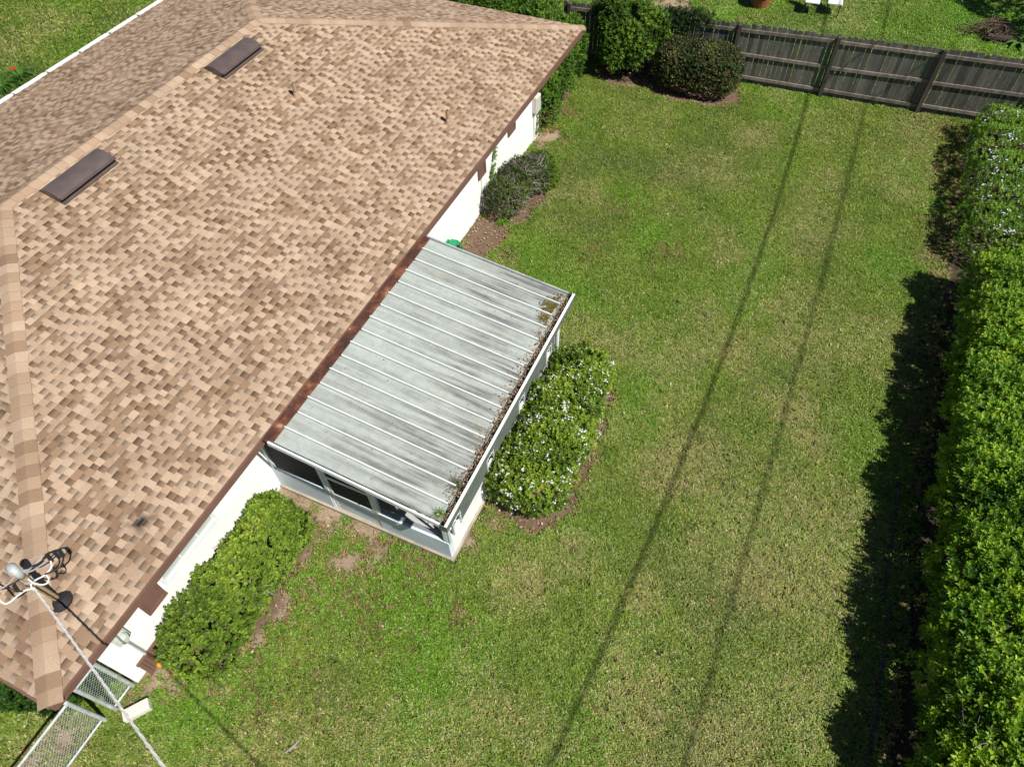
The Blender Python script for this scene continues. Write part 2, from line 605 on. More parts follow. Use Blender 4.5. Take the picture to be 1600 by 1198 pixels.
# fascia boards with drip edge
for nm, a, b in (('fascia', (EX, Y0), (EX, Y1)), ('fascia', (EX, Y1), (BX, Y1)), ('fascia', (BX, Y1), (BX, Y0)), ('fascia', (BX, Y0), (EX, Y0))):
    mb = MB()
    A = np.array([*a, EZ - .085]); B = np.array([*b, EZ - .085])
    d = (B - A) / np.linalg.norm(B - A)
    nrm = np.array([d[1], -d[0], 0])
    if a == (EX, Y0) or a == (EX, Y1):
        pass
    mb.beam(A + nrm * .005, B + nrm * .005, .03, .12)
    mb.beam(A + np.array([0, 0, .08]) + nrm * .012, B + np.array([0, 0, .08]) + nrm * .012, .05, .016)
    mb.build(nm, MAT['brown'], house)

# roof deck
V = [(EX, Y0, EZ), (EX, Y1, EZ), (BX, Y1, EZ), (BX, Y0, EZ), (RX, RY0, RZ), (RX, RY1, RZ)]
mb = MB()
mb.add(V, [(0, 1, 5, 4), (1, 2, 5), (2, 3, 4, 5), (3, 0, 4), (0, 3, 2, 1)])
roof = mb.build('roof', MAT['brown'], house)

PAL = np.array([[.495, .368, .266], [.455, .332, .235], [.405, .287, .196], [.315, .212, .138], [.265, .174, .112], [.320, .203, .135]])
PALW = np.array([.32, .31, .17, .12, .07, .01])


class Slope:
    """a roof plane with courses: e0->e1 eave line, r0->r1 top line"""
    def __init__(self, e0, e1, r0, r1):
        self.e0, self.e1, self.r0, self.r1 = [np.array(p, float) for p in (e0, e1, r0, r1)]
        self.u = (self.e1 - self.e0) / np.linalg.norm(self.e1 - self.e0)
        n = np.cross(self.u, self.r0 - self.e0)
        self.n = n / np.linalg.norm(n)
        if self.n[2] < 0:
            self.n = -self.n
        self.w = np.cross(self.n, self.u)
        if self.w[2] < 0:
            self.w = -self.w
        self.H = (self.r0 - self.e0) @ self.w
        self.L = np.linalg.norm(self.e1 - self.e0)
        self.a = (self.r0 - self.e0) @ self.u
        self.b = (self.r1 - self.e0) @ self.u

    def P(self, u, v, h=0):
        return self.e0 + self.u * u + self.w * v + self.n * h


slopes = [Slope((EX, Y0, EZ), (EX, Y1, EZ), (RX, RY0, RZ), (RX, RY1, RZ)),
          Slope((EX, Y1, EZ), (BX, Y1, EZ), (RX, RY1, RZ), (RX, RY1, RZ)),
          Slope((BX, Y1, EZ), (BX, Y0, EZ), (RX, RY1, RZ), (RX, RY0, RZ)),
          Slope((BX, Y0, EZ), (EX, Y0, EZ), (RX, RY0, RZ), (RX, RY0, RZ))]
EXPO = 0.110
tabs = []            # (area, verts, faces, colours)
base = MB()
for si, S in enumerate(slopes):
    nc = int(S.H / EXPO)
    for i in range(nc + 1):
        v0 = i * EXPO
        v1 = min(v0 + EXPO + .012, S.H)
        if v1 - v0 < .03:
            continue
        lo = S.a * v0 / S.H
        hi = S.L - (S.L - S.b) * v0 / S.H
        lo1 = S.a * v1 / S.H
        hi1 = S.L - (S.L - S.b) * v1 / S.H
        u = lo - .02 + random.uniform(-.3, 0)
        tab = random.random() < .5
        k = 0
        while u < hi:
            wd = random.choice((.09, .105, .12, .135, .155)) if tab else random.choice((.08, .09, .105, .12))
            ua, ub = max(u, lo), min(u + wd, hi)
            u += wd
            if ub - ua < .02:
                tab = not tab
                continue
            # base laminate cell (tilted: butt edge raised)
            fa = (ua - lo) / max(hi - lo, 1e-6); fb = (ub - lo) / max(hi - lo, 1e-6)
            ta = min(max(ua, lo1), hi1); tb = min(max(ub, lo1), hi1)
            cN = noise2(np.array([ua + si * 40]), np.array([v0]), 2.6, 21)[0]
            wts = PALW.copy()
            if cN > .66:
                wts = wts * np.array([.5, .8, 1, 2.6, 2.6, 1.5])
            wts /= wts.sum()
            c = PAL[rng.choice(6, p=wts)] * random.uniform(.94, 1.05)
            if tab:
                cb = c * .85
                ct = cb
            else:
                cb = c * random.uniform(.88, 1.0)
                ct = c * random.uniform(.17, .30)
            vm = v0 + (v1 - v0) * .5
            tma, tmb = (ua + ta) / 2, (ub + tb) / 2
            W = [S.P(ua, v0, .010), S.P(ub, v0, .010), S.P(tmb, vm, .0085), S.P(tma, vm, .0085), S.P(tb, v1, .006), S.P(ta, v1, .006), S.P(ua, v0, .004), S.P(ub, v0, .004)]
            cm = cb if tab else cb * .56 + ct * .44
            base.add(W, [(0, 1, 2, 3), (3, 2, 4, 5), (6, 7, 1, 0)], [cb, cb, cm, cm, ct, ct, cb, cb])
            if tab:
                g = .004
                q0, q1 = ua + g, ub - g
                s0, s1 = min(max(ta, q0), q1) + g * .3, max(min(tb, q1), q0)
                vt = v1 - .014
                T = [S.P(q0, v0 - .004, .0145), S.P(q1, v0 - .004, .0145), S.P(s1, vt, .0105), S.P(s0, vt, .0105),
                     S.P(q0, v0 - .004, .009), S.P(q1, v0 - .004, .009), S.P(s1, vt, .006), S.P(s0, vt, .006)]
                ctp = c * .93
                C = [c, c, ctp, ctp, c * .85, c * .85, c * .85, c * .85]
                Fs = [(0, 1, 2, 3), (4, 5, 1, 0), (5, 6, 2, 1), (7, 4, 0, 3)]
                area = 0
                if si in (0, 3):
                    px = np.array([proj(p)[:2] for p in T[:4]])
                    cx, cy = px.mean(0)
                    if 5 < cx < 1595 and 5 < cy < 1193:
                        x, y = px[:, 0], px[:, 1]
                        area = abs(np.dot(x, np.roll(y, 1)) - np.dot(y, np.roll(x, 1))) / 2
                tabs.append((area, T, Fs, C))
            tab = not tab
tabs.sort(key=lambda t: -t[0])
for area, T, Fs, C in tabs[:300]:
    m1 = MB()
    m1.add(T, Fs, C)
    m1.build('shingle', MAT['shingle'], roof, col=True)
for area, T, Fs, C in tabs[300:]:
    base.add(T, Fs, C)
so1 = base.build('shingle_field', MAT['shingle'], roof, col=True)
tag(so1, kind='stuff')


# hip and ridge caps, one bent shingle each
def caps(p, q, nl, nr, name, single=True, expo=.185):
    p, q = np.array(p, float), np.array(q, float)
    d = (q - p); L = np.linalg.norm(d); d /= L
    nl, nr = np.array(nl, float), np.array(nr, float)
    sl = np.cross(nl, d); sr = np.cross(nr, d)
    up = (nl + nr) / np.linalg.norm(nl + nr)
    hz = np.cross(up, d)
    if sl[2] > 0: sl = -sl
    if sr[2] > 0: sr = -sr
    joined = MB()
    k = 0
    t = 0.0
    while t < L - .02:
        t1 = min(t + expo + .06, L + .03)
        c = PAL[rng.choice(6, p=[.22, .36, .32, .09, .01, 0])] * random.uniform(.92, 1.0) * .97
        hw = .150 + random.uniform(-.004, .004)
        V = []
        for tt, h in ((t, .034), (t1, .022)):
            cpt = p + d * tt + up * h
            V += [cpt + sl * hw + nl * (.006 - .012), cpt + sl * .05 + nl * .004, cpt + up * .006, cpt + sr * .05 + nr * .004, cpt + sr * hw + nr * (.006 - .012)]
        th = -up * .016
        V += [v + th for v in V[:5]] + [V[5] + th, V[9] + th]
        Fs = [(i, i + 1, i + 6, i + 5) for i in range(4)] + [(10 + i, 11 + i, i + 1, i) for i in range(4)] + [(10, 0, 5, 15), (4, 14, 16, 9)]
        C = [c] * len(V)
        for i in range(5, 10):
            C[i] = c * .94
        if single:
            m1 = MB(); m1.add(V, Fs, C); m1.build(name, MAT['shingle'], roof, col=True)
        else:
            joined.add(V, Fs, C)
        t += expo
        k += 1
    if not single:
        tag(joined.build(name + 's', MAT['shingle'], roof, col=True), kind='stuff')


n0, n1, n2_, n3 = [s.n for s in slopes]
caps((EX, Y0, EZ), (RX, RY0, RZ), n0, n3, 'hip_cap')
caps((EX, Y1, EZ), (RX, RY1, RZ), n0, n1, 'hip_cap')
caps((BX, Y1, EZ), (RX, RY1, RZ), n1, n2_, 'back_hip_cap', False)
caps((BX, Y0, EZ), (RX, RY0, RZ), n2_, n3, 'back_hip_cap', False)
caps((RX, RY0, RZ), (RX, RY1, RZ), n0, n2_, 'ridge_cap')

# off ridge vents
S0 = slopes[0]


def roof_pt(x, y, h=0.0):
    t = (EX - x) / (EX - RX)
    return np.array([x, y, EZ + (RZ - EZ) * t]) + S0.n * h


for ya, yb in ((5.28, 6.52), (9.46, 10.70)):
    # curved hood profile across the slope, high side towards the ridge
    prof = [(0.0, .012), (.035, .050), (.08, .085), (.14, .112), (.21, .128), (.29, .132), (.36, .124), (.41, .110), (.44, .095)]
    m1 = MB()
    nn = len(prof)
    Vv = []
    for yy in (ya, yb):
        for (s, h) in prof:
            Vv.append(roof_pt(-11.27, yy) - S0.w * s + S0.n * (h + .012))
    Fs = [(i, i + 1, nn + i + 1, nn + i) for i in range(nn - 1)]
    low = []
    for yy in (ya, yb):
        for (s, h) in prof:
            low.append(roof_pt(-11.27, yy) - S0.w * s + S0.n * .010)
    Vv += low
    Fs += [(2 * nn + i, 2 * nn + i + 1, i + 1, i) for i in range(nn - 1)] + [(nn + i, nn + i + 1, 3 * nn + i + 1, 3 * nn + i) for i in range(nn - 1)]
    m1.add(Vv, Fs)
    vent = m1.build('roof_vent', MAT['brown_dark'], house, smooth=False)
    m1 = MB()
    for yy, s_ in ((ya, 0), (yb, 0)):
        pass
    A = roof_pt(-11.27, ya) - S0.w * .445; B = roof_pt(-11.27, yb) - S0.w * .445
    m1.beam(A + S0.n * .055, B + S0.n * .055, .012, .09, S0.n)
    m1.build('vent_slot', MAT['black'], vent)
    m1 = MB()
    m1.beam(A - S0.w * .02 + S0.n * .112, B - S0.w * .02 + S0.n * .112, .05, .018, S0.n)
    m1.beam(A - S0.w * .03 + S0.n * .024, B - S0.w * .03 + S0.n * .024, .085, .02, S0.n)
    m1.build('vent_lip', MAT['brown_dark'], vent)

# plumbing vent pipes
for (x, y) in ((-9.52, 9.94), (-6.85, 11.27)):
    p = roof_pt(x, y)
    m1 = MB()
    m1.lathe(p - np.array([0, 0, .06]), [(.11, .03), (.075, .075), (.055, .14), (.048, .17)], 14)
    pp = m1.build('vent_pipe', MAT['mast'], house, smooth=True)
    pp.data.materials[0] = MAT['pipe']
    m1 = MB()
    m1.lathe(p, [(.040, .05), (.040, .30), (.030, .30), (.030, .28)], 14)
    m1.build('pipe_sleeve', MAT['pipe'], pp, smooth=False)
    m1 = MB(); m1.lathe(p, [(.029, .2), (.029, .285)], 12); m1.build('pipe_bore', MAT['black'], pp)

# back gutter, white, with hanger straps
m1 = MB()
gxx = BX - .085
m1.box((gxx - .065, Y0, EZ - .13), (gxx - .055, Y1 - 2.6, EZ + .01))
m1.box((gxx + .055, Y0, EZ - .13), (gxx + .065, Y1 - 2.6, EZ - .01))
m1.box((gxx - .055, Y0, EZ - .13), (gxx + .055, Y1 - 2.6, EZ - .10))
gut = m1.build('gutter', MAT['white'], house)
yy = Y0 + .2
while yy < Y1 - 2.7:
    m1 = MB(); m1.box((gxx - .07, yy + .03, EZ - .004), (gxx + .07, yy + .98, EZ + .018)); m1.build('gutter_guard', MAT['white'], gut)
    yy += 1.03

# window with shutters near the gate
win = MB()
wy0, wy1, wz0 = 1.22, 2.44, 1.06
win.box((WX + .001, wy0, wz0), (WX + .05, wy0 + .05, 2.1)); win.box((WX + .001, wy1 - .05, wz0), (WX + .05, wy1, 2.1))
win.box((WX + .001, wy0 + .05, wz0), (WX + .05, wy1 - .05, wz0 + .05)); win.box((WX + .001, wy0 + .05, 2.05), (WX + .05, wy1 - .05, 2.1))
wino = win.build('window', MAT['white'], house)
for i in range(3):
    ya = wy0 + .05 + i * (wy1 - wy0 - .1) / 3; yb = ya + (wy1 - wy0 - .1) / 3
    m1 = MB(); m1.box((WX + .004, ya + .015, wz0 + .05), (WX + .012, yb - .015, 2.05)); m1.build('pane', MAT['glass'], wino)
    if i:
        m1 = MB(); m1.box((WX + .003, ya - .015, wz0 + .05), (WX + .04, ya + .015, 2.05)); m1.build('mullion', MAT['white'], wino)
for zz in (1.36, 1.55, 1.74, 1.93):
    m1 = MB(); m1.box((WX + .013, wy0 + .052, zz), (WX + .03, wy1 - .052, zz + .02)); m1.build('glazing_bar', MAT['white'], wino)
m1 = MB(); m1.box((WX + .002, wy0 - .06, wz0 - .09), (WX + .045, wy1 + .06, wz0 - .003)); m1.build('sill', MAT['knee'], wino)


def shutter(ya, yb, za, zb):
    m1 = MB()
    m1.box((WX + .002, ya, za), (WX + .035, yb, zb))
    s = m1.build('shutter', MAT['brown'], house)
    m1 = MB()
    for a, b in (((ya, za), (ya + .05, zb)), ((yb - .05, za), (yb, zb)), ((ya + .05, za), (yb - .05, za + .06)), ((ya + .05, zb - .06), (yb - .05, zb))):
        m1.box((WX + .036, a[0], a[1]), (WX + .052, b[0], b[1]))
    m1.build('shutter_frame', MAT['brown'], s)


for ya in (.78, 2.55 + .02):
    if ya < 2:
        shutter(ya, ya + .38, .90, 2.15)
shutter(11.85, 12.21, .97, 2.15)
shutter(13.51, 13.90, 1.10, 2.15)

# louvred grille at the foot of the wall
lt = np.array([.085, 0, -.36]); lt /= np.linalg.norm(lt); ln_ = np.array([-lt[2], 0, lt[0]])
lc0 = np.array([WX + .062, .57, .185])
lou = MB()
lou.obox(lc0, lt, (0, 1, 0), ln_, (.18, .41, .010))
louo = lou.build('louvred_grille', MAT['brown'], house)
for i in range(15):
    m1 = MB(); m1.obox(lc0 + np.array([0, -.37 + i * .053, 0]) + ln_ * .022, lt, (0, .88, 0) + ln_ * .47, np.cross(lt, (0, .88, 0) + ln_ * .47), (.155, .019, .004)); m1.build('louvre_slat', MAT['brown'], louo)
m1 = MB()
for sg in (-1, 1):
    m1.obox(lc0 + lt * .17 * sg + ln_ * .02, lt, (0, 1, 0), ln_, (.016, .42, .012))
m1.build('grille_frame', MAT['brown'], louo)

# electricity meter and its conduit on the wall
m1 = MB()
m1.box((WX + .002, .24, 1.08), (WX + .10, .46, 1.42))
met = m1.build('meter_box', MAT['meter'], house, bevel=.02)
m1 = MB()
c = np.array([WX + .10, .35, 1.26])
for i in range(1):
    pts = [c, c + np.array([.05, 0, 0]), c + np.array([.11, 0, 0])]
    m1.tube(pts, [.085, .085, .06], 14)
m1.build('meter_glass', MAT['meter'], met, smooth=False)
m1 = MB(); m1.tube([(WX + .03, .35, .36), (WX + .03, .35, 1.08)], .022, 8); m1.build('meter_conduit', MAT['white'], met)
m1 = MB(); m1.tube([(WX + .03, .35, 1.42), (WX + .03, .35, EZ)], .03, 8); m1.build('riser_conduit', MAT['white'], met)
# utility box by the far corner
m1 = MB(); m1.box((WX + .002, 15.02, .86), (WX + .13, 15.30, 1.30)); ub = m1.build('utility_box', MAT['concrete'], house, bevel=.01)
m1 = MB(); m1.box((WX + .131, 15.05, .90), (WX + .138, 15.27, 1.26)); m1.build('box_cover', MAT['meter'], ub)
m1 = MB(); m1.tube([(WX + .03, 15.1, .0), (WX + .03, 15.1, .86)], .014, 6); m1.build('conduit', MAT['white'], ub)
m1 = MB(); m1.tube([(WX + .03, 11.98, .0), (WX + .03, 11.98, .97)], .010, 6); m1.build('wall_conduit', MAT['white'], house)

# service mast through the roof
mx, my = -6.59, .33
pz = roof_pt(mx, my)[2]
m1 = MB(); m1.tube([(mx, my, pz - .1), (mx, my, 3.45)], .038, 12); mast = m1.build('service_mast', MAT['mast'], house)
m1 = MB(); m1.lathe((mx, my, pz - .03), [(.15, -.02), (.15, .035), (.06, .07), (.045, .12)], 18); m1.build('mast_flashing', MAT['cable_black'], mast)
m1 = MB()
m1.tube([(mx, my, 3.43), (mx, my, 3.52), (mx - .04, my + .01, 3.57), (mx - .09, my + .02, 3.57), (mx - .12, my + .03, 3.53)], [.042, .048, .056, .058, .040], 12)
m1.build('weatherhead', MAT['galv'], mast, smooth=True)
m1 = MB(); m1.lathe((mx, my, 3.30), [(.05, -.02), (.05, .02)], 12); m1.tube([(mx + .04, my, 3.30), (mx + .09, my, 3.30)], .015, 8); m1.build('mast_clamp', MAT['galv'], mast)


def loop_pts(P, n=10):
    P = [np.array(p, float) for p in P]
    out = []
    Q = [P[0]] + P + [P[-1]]
    for i in range(1, len(Q) - 2):
        for t in np.linspace(0, 1, n, endpoint=False):
            a, b, c, d = Q[i - 1], Q[i], Q[i + 1], Q[i + 2]
            out.append(.5 * ((2 * b) + (-a + c) * t + (2 * a - 5 * b + 4 * c - d) * t * t + (-a + 3 * b - 3 * c + d) * t ** 3))
    out.append(P[-1])
    return out


hd = np.array([mx - .15, my + .03, 3.55])
at = gz(53, 918, 3.30)


def pxs(P, z):
    return [gz(x, y, z + dz) for (x, y, dz) in P]


for P, mt, r, z in (([(30, 893, .1), (46, 886, .06), (60, 880, 0), (70, 872, -.03), (80, 862, -.03), (92, 859, 0), (99, 866, 0), (97, 880, 0), (90, 888, .0), (80, 893, 0), (70, 897, 0)], 'cable_black', .010, 3.42),
                    ([(86, 888, 0), (91, 896, -.02), (88, 903, -.03), (80, 902, -.02)], 'cable_black', .008, 3.42),
                    ([(40, 901, .02), (30, 905, 0), (23, 911, -.03), (23, 918, -.05), (27, 922, -.05), (36, 924, -.05)], 'cable_black', .009, 3.38),
                    ([(30, 891, .1), (46, 889, .06), (55, 876, 0), (64, 867, -.03), (74, 867, -.03)], 'cable_grey', .011, 3.42),
                    ([(32, 894, .1), (48, 892, .05), (62, 884, 0), (72, 876, -.02), (77, 872, -.03)], 'cable_grey', .010, 3.40)):
    m1 = MB(); m1.tube(loop_pts(pxs(P, z)), r, 6); m1.build('drip_loop', MAT[mt], mast)
for P in ([(73, 866, -.03), (81, 876, -.02)], [(92, 859, 0), (99, 868, 0)], [(84, 886, 0), (89, 892, -.01)], [(22, 914, -.05), (28, 923, -.05)]):
    m1 = MB(); m1.tube(pxs(P, 3.42), .023 if P[0][0] in (73, 92, 22) else .016, 8); m1.build('splice', MAT['cable_black'], mast)


# ------------------------------------------------------------------ cables
def twisted(p, q, sag, r, n=60, strands=3, pitch=.45, lay=.02):
    p, q = np.array(p, float), np.array(q, float)
    m = []
    d = (q - p); L = np.linalg.norm(d); d /= L
    s = np.cross(d, (0, 0, 1.0)); s /= np.linalg.norm(s); u = np.cross(s, d)
    for st in range(strands):
        pts = []
        for i in range(n + 1):
            t = i / n
            c = p + (q - p) * t - np.array([0, 0, 4 * sag * t * (1 - t)])
            a = 2 * math.pi * (t * L / pitch + st / strands)
            pts.append(c + lay * (s * math.cos(a) + u * math.sin(a)))
        m.append(pts)
    return m


drop = thing('service_cable', tuple(at), 'twisted white overhead service cable running from the roof mast', 'cable')
for i, pts in enumerate(twisted(at, (7.4, -2.95, 8.15), .12, .012, 240, 3, .42, .0075)):
    m1 = MB(); m1.tube(pts, .0075, 5); m1.build('strand', MAT['cable_white'], drop)
for P in ([(79, 876, 0), (80, 886, -.02), (70, 898, -.05), (57, 905, -.08), (49, 912, -.1), (50, 918, -.12), (54, 922, -.12)], [(44, 904, 0), (52, 910, -.02), (64, 913, -.04), (73, 911, -.04), (76, 904, -.04), (72, 897, -.03)]):
    m1 = MB(); m1.tube(loop_pts(pxs(P, 3.42)), .0095, 6); m1.build('white_tail', MAT['cable_white'], drop)
for name_, lab, P, mt, r in (('phone_cable', 'white cable leaving the roof mast over the hip', pxs([(54, 918, 0), (40, 922, 0), (28, 930, 0), (14, 941, 0), (4, 941, 0), (-30, 920, .1), (-160, 900, .4), (-700, 1000, 1.0)], 3.32), 'cable_white', .011),
                             ('antenna_cable', 'thin grey cable running off from the weatherhead', pxs([(24, 896, 0), (20, 904, 0), (10, 914, 0), (-10, 925, 0), (-60, 940, .1), (-600, 1040, .9)], 3.45), 'cable_grey', .009)):
    m1 = MB(); m1.tube(loop_pts(P, 8), r, 6)
    tag(m1.build(name_, MAT[mt], origin=tuple(P[0])), lab, 'cable')


def utility_line(x, zmid, sagc, r, ymid, lab):
    ys = np.linspace(-2.95, 40, 90)
    pts = [(x, y, zmid + sagc * (y - ymid) ** 2) for y in ys]
    m1 = MB(); m1.tube(pts, r, 6)
    tag(m1.build('overhead_cable', MAT['cable_black'], origin=(x, -2.95, pts[0][2])), lab, 'cable')
    return pts[0], pts[-1]


K = SUN[0] / SUN[2]
zA = 9.0
utility_line(-.07 + K * zA, zA, .0045, .026, 10.5, 'thick black overhead cable above the hedge')
zB = 9.2
utility_line(1.33 + K * zB, zB, .0013, .020, 10.5, 'thinner black overhead cable above the hedge')
for py, hgt in ((-2.95, 10.6), (40.0, 13.6)):
    u = thing('utility_pole', (7.5, py, 0), 'grey wooden utility pole at the end of the overhead cables' if py < 0 else 'grey wooden utility pole far beyond the fence', 'pole')
    m1 = MB(); m1.tube([(7.5, py, -.3), (7.5, py, hgt)], [.15, .11], 14); m1.build('pole', MAT['timber'], u)
    m1 = MB(); m1.box((6.2, py + .12, hgt - .6), (8.8, py + .22, hgt - .48)); m1.build('crossarm', MAT['timber'], u)

# the camera drone itself, whose shadow falls on the roof
dr = thing('drone', (0, -.03, 11.08), 'small grey quadcopter drone hovering above the yard', 'drone')
m1 = MB(); m1.obox((0, -.06, 11.10), (1, 0, 0), (0, 1, 0), (0, 0, 1), (.05, .09, .028)); m1.build('body', MAT['cable_grey'], dr, bevel=.015)
for sx in (-1, 1):
    for sy in (-1, 1):
        e = np.array([sx * .13, -.06 + sy * .12, 11.12])
        m1 = MB(); m1.tube([(sx * .04, -.06 + sy * .06, 11.11), e], .012, 6); m1.lathe(e - np.array([0, 0, .02]), [(.016, 0), (.016, .05)], 8)
        arm = m1.build('arm', MAT['cable_grey'], dr)
        m1 = MB(); m1.obox(e + np.array([0, 0, .032]), (.8, .6, 0), (-.6, .8, 0), (0, 0, 1), (.085, .009, .001)); m1.build('propeller', MAT['cable_black'], arm)

# ------------------------------------------------------------------ screened porch
porch = thing('screened_porch', (-4.8, 5.9, 0), 'white screened porch with ribbed metal roof attached to the house', 'porch')
IX, IZ, OX, OZ = -5.72, 2.43, -2.94, 2.075
RY_A, RY_B = 3.38, 8.22
sd = np.array([OX - IX, 0, OZ - IZ]); SL = np.linalg.norm(sd); sd /= SL
pn = np.array([-sd[2], 0, sd[0]])
NP = 16
pw = (RY_B - RY_A) / NP
for i in range(NP):
    ya, yb = RY_A + i * pw, RY_A + (i + 1) * pw
    m1 = MB()
    c = (np.array([IX, 0, IZ]) + np.array([OX, 0, OZ])) / 2 + np.array([0, (ya + yb) / 2, 0])
    dz = random.uniform(-.002, .002)
    m1.obox(c + np.array([0, .0145, 0]) + pn * (-.012 + dz), sd, (0, 1, 0), pn, (SL / 2, pw / 2 - .0165, .010))
    m1.build('roof_panel', MAT['panel'], porch)
for i in range(1, NP):
    y = RY_A + i * pw
    m1 = MB()
    c = (np.array([IX, 0, IZ]) + np.array([OX, 0, OZ])) / 2 + np.array([0, y, 0])
    m1.obox(c + pn * .022 + sd * .02, sd, (0, 1, 0), pn, (SL / 2 - .015 - (.02 if i % 2 else .045), .010, .032))
    m1.build('roof_rib', MAT['ribwhite'], porch)
    m1 = MB(); m1.obox(c + np.array([0, .016, 0]) - pn * .017, sd, (0, 1, 0), pn, (SL / 2 - .02, .022, .003)); m1.build('seam', MAT['black'], porch)
for y in (RY_A - .018, RY_B + .018):
    m1 = MB()
    m1.obox(np.array([(IX + OX) / 2, y, (IZ + OZ) / 2]) - pn * .01, sd, (0, 1, 0), pn, (SL / 2 + .02, .015, .045))
    m1.build('edge_trim', MAT['alum'] if y > 5 else MAT['white'], porch)
m1 = MB()
m1.add([(EX + .035, RY_A - .03, EZ + .012), (EX + .035, RY_B + .03, EZ + .012), (IX + .06, RY_B + .0, IZ + .030), (IX + .06, RY_A - .0, IZ + .030),
        (EX + .035, RY_A - .03, EZ - .03), (EX + .035, RY_B + .03, EZ - .03), (IX + .06, RY_B, IZ + .012), (IX + .06, RY_A, IZ + .012)],
       [(0, 3, 2, 1), (4, 5, 6, 7), (0, 1, 5, 4), (3, 7, 6, 2), (0, 4, 7, 3), (1, 2, 6, 5)])
tag(m1.build('flashing', MAT['rust'], porch), 'rusty brown flashing strip between the shingles and the metal pans')
# gutter
m1 = MB()
m1.box((OX - .01, RY_A - .03, OZ - .14), (OX + .14, RY_B + .03, OZ - .115))
m1.box((OX + .125, RY_A - .03, OZ - .115), (OX + .14, RY_B + .03, OZ + .02))
for y in (RY_A - .03, RY_B + .02):
    m1.box((OX - .01, y, OZ - .115), (OX + .125, y + .01, OZ + .018))
gut2 = m1.build('gutter', MAT['greygreen'], porch)
m1 = MB(); m1.box((OX + .10, RY_A - .031, OZ + .0205), (OX + .145, RY_B + .031, OZ + .034)); m1.build('gutter_lip', MAT['white'], gut2)
# slab and knee walls
m1 = MB()
m1.box((WX + .003, PY0 - .04, -.1), (PX + .045, PY1 + .04, .075))
m1.build('slab', MAT['slab'], porch)
KZ = .62
dX0, dX1 = -5.41, -4.43
for a, b in (((WX + .004, PY0), (dX0, PY0 + .12)), ((dX1, PY0), (PX, PY0 + .12)), ((PX - .12, PY0 + .121), (PX, PY1)), ((WX + .004, PY1 - .12), (PX - .121, PY1))):
    m1 = MB(); m1.box((a[0], a[1], .076), (b[0], b[1], KZ)); m1.build('knee_wall', MAT['bluewall'] if b[1] < PY0 + .2 else MAT['knee'], porch)


def roofz(x):
    return IZ + (x - IX) * (OZ - IZ) / (OX - IX) - .03


# near side posts, screens, door
for x in (WX + .04, dX0, dX1, PX - .05):
    zt = min(roofz(x), 2.36)
    z0 = .076 if x in (dX0, dX1) else KZ + .001
    m1 = MB(); m1.box((x - .035, PY0 + .01, z0), (x + .035, PY0 + .08, zt)); m1.build('post', MAT['white'], porch)
for a, b in ((WX + .08, dX0 - .04), (dX1 + .04, PX - .09)):
    m1 = MB()
    m1.add([(a, PY0 + .045, KZ + .002), (b, PY0 + .045, KZ + .002), (b, PY0 + .045, roofz(b) - .02), (a, PY0 + .045, min(2.36, roofz(a) - .02))], [(0, 1, 2, 3)])
    m1.build('screen', MAT['screen'] if a < -5 else MAT['screen_thin'], porch)
m1 = MB()
a, b = dX0 + .038, dX1 - .038
for p0, p1 in (((a, .08), (a + .06, 2.1)), ((b - .06, .08), (b, 2.1)), ((a + .06, 2.04), (b - .06, 2.1)), ((a + .06, 1.14), (b - .06, 1.20))):
    m1.box((p0[0], PY0 + .02, p0[1]), (p1[0], PY0 + .055, p1[1]))
door = m1.build('screen_door', MAT['white'], porch)
m1 = MB(); m1.box((a + .061, PY0 + .025, .081), (b - .061, PY0 + .05, KZ - .03)); m1.build('kick_plate', MAT['bluewall'], door)
for z0, z1 in ((KZ - .028, 1.139), (1.201, 2.039)):
    m1 = MB(); m1.add([(a + .06, PY0 + .037, z0), (b - .06, PY0 + .037, z0), (b - .06, PY0 + .037, z1), (a + .06, PY0 + .037, z1)], [(0, 1, 2, 3)])
    m1.build('screen', MAT['screen'], door)
m1 = MB(); m1.tube([(b - .03, PY0 + .0, 1.0), (b - .03, PY0 - .045, 1.0), (b - .03, PY0 - .045, 1.10), (b - .03, PY0, 1.10)], .009, 6); m1.build('handle', MAT['cable_black'], door)
# transom beam and far side
m1 = MB(); m1.beam((WX + .05, PY0 + .045, 2.31), (PX, PY0 + .045, 2.05), .06, .05); m1.build('beam', MAT['white'], porch)
m1 = MB(); m1.beam((PX - .05, PY0, 2.015), (PX - .05, PY1, 2.015), .09, .08); m1.build('beam', MAT['white'], porch)
m1 = MB()
m1.add([(WX + .08, PY1 - .05, KZ), (PX - .05, PY1 - .05, KZ), (PX - .05, PY1 - .05, 1.97), (WX + .08, PY1 - .05, 2.36)], [(0, 1, 2, 3)])
m1.build('screen', MAT['screen'], porch)

# outer side: shade screens between scroll posts
sp = [(3.86, 4.10), (5.10, 5.34), (6.40, 6.64), (7.66, 7.90)]


def spiral(c, r0, turns, sgn, up, n=26):
    pts = []
    for i in range(n):
        t = i / (n - 1)
        a = turns * 2 * math.pi * t
        r = r0 * (1 - .75 * t)
        pts.append((PX + .005, c[0] + sgn * (r0 - r * math.cos(a)) * 1.0 - sgn * r0, c[1] + up * r * math.sin(a)))
    return pts


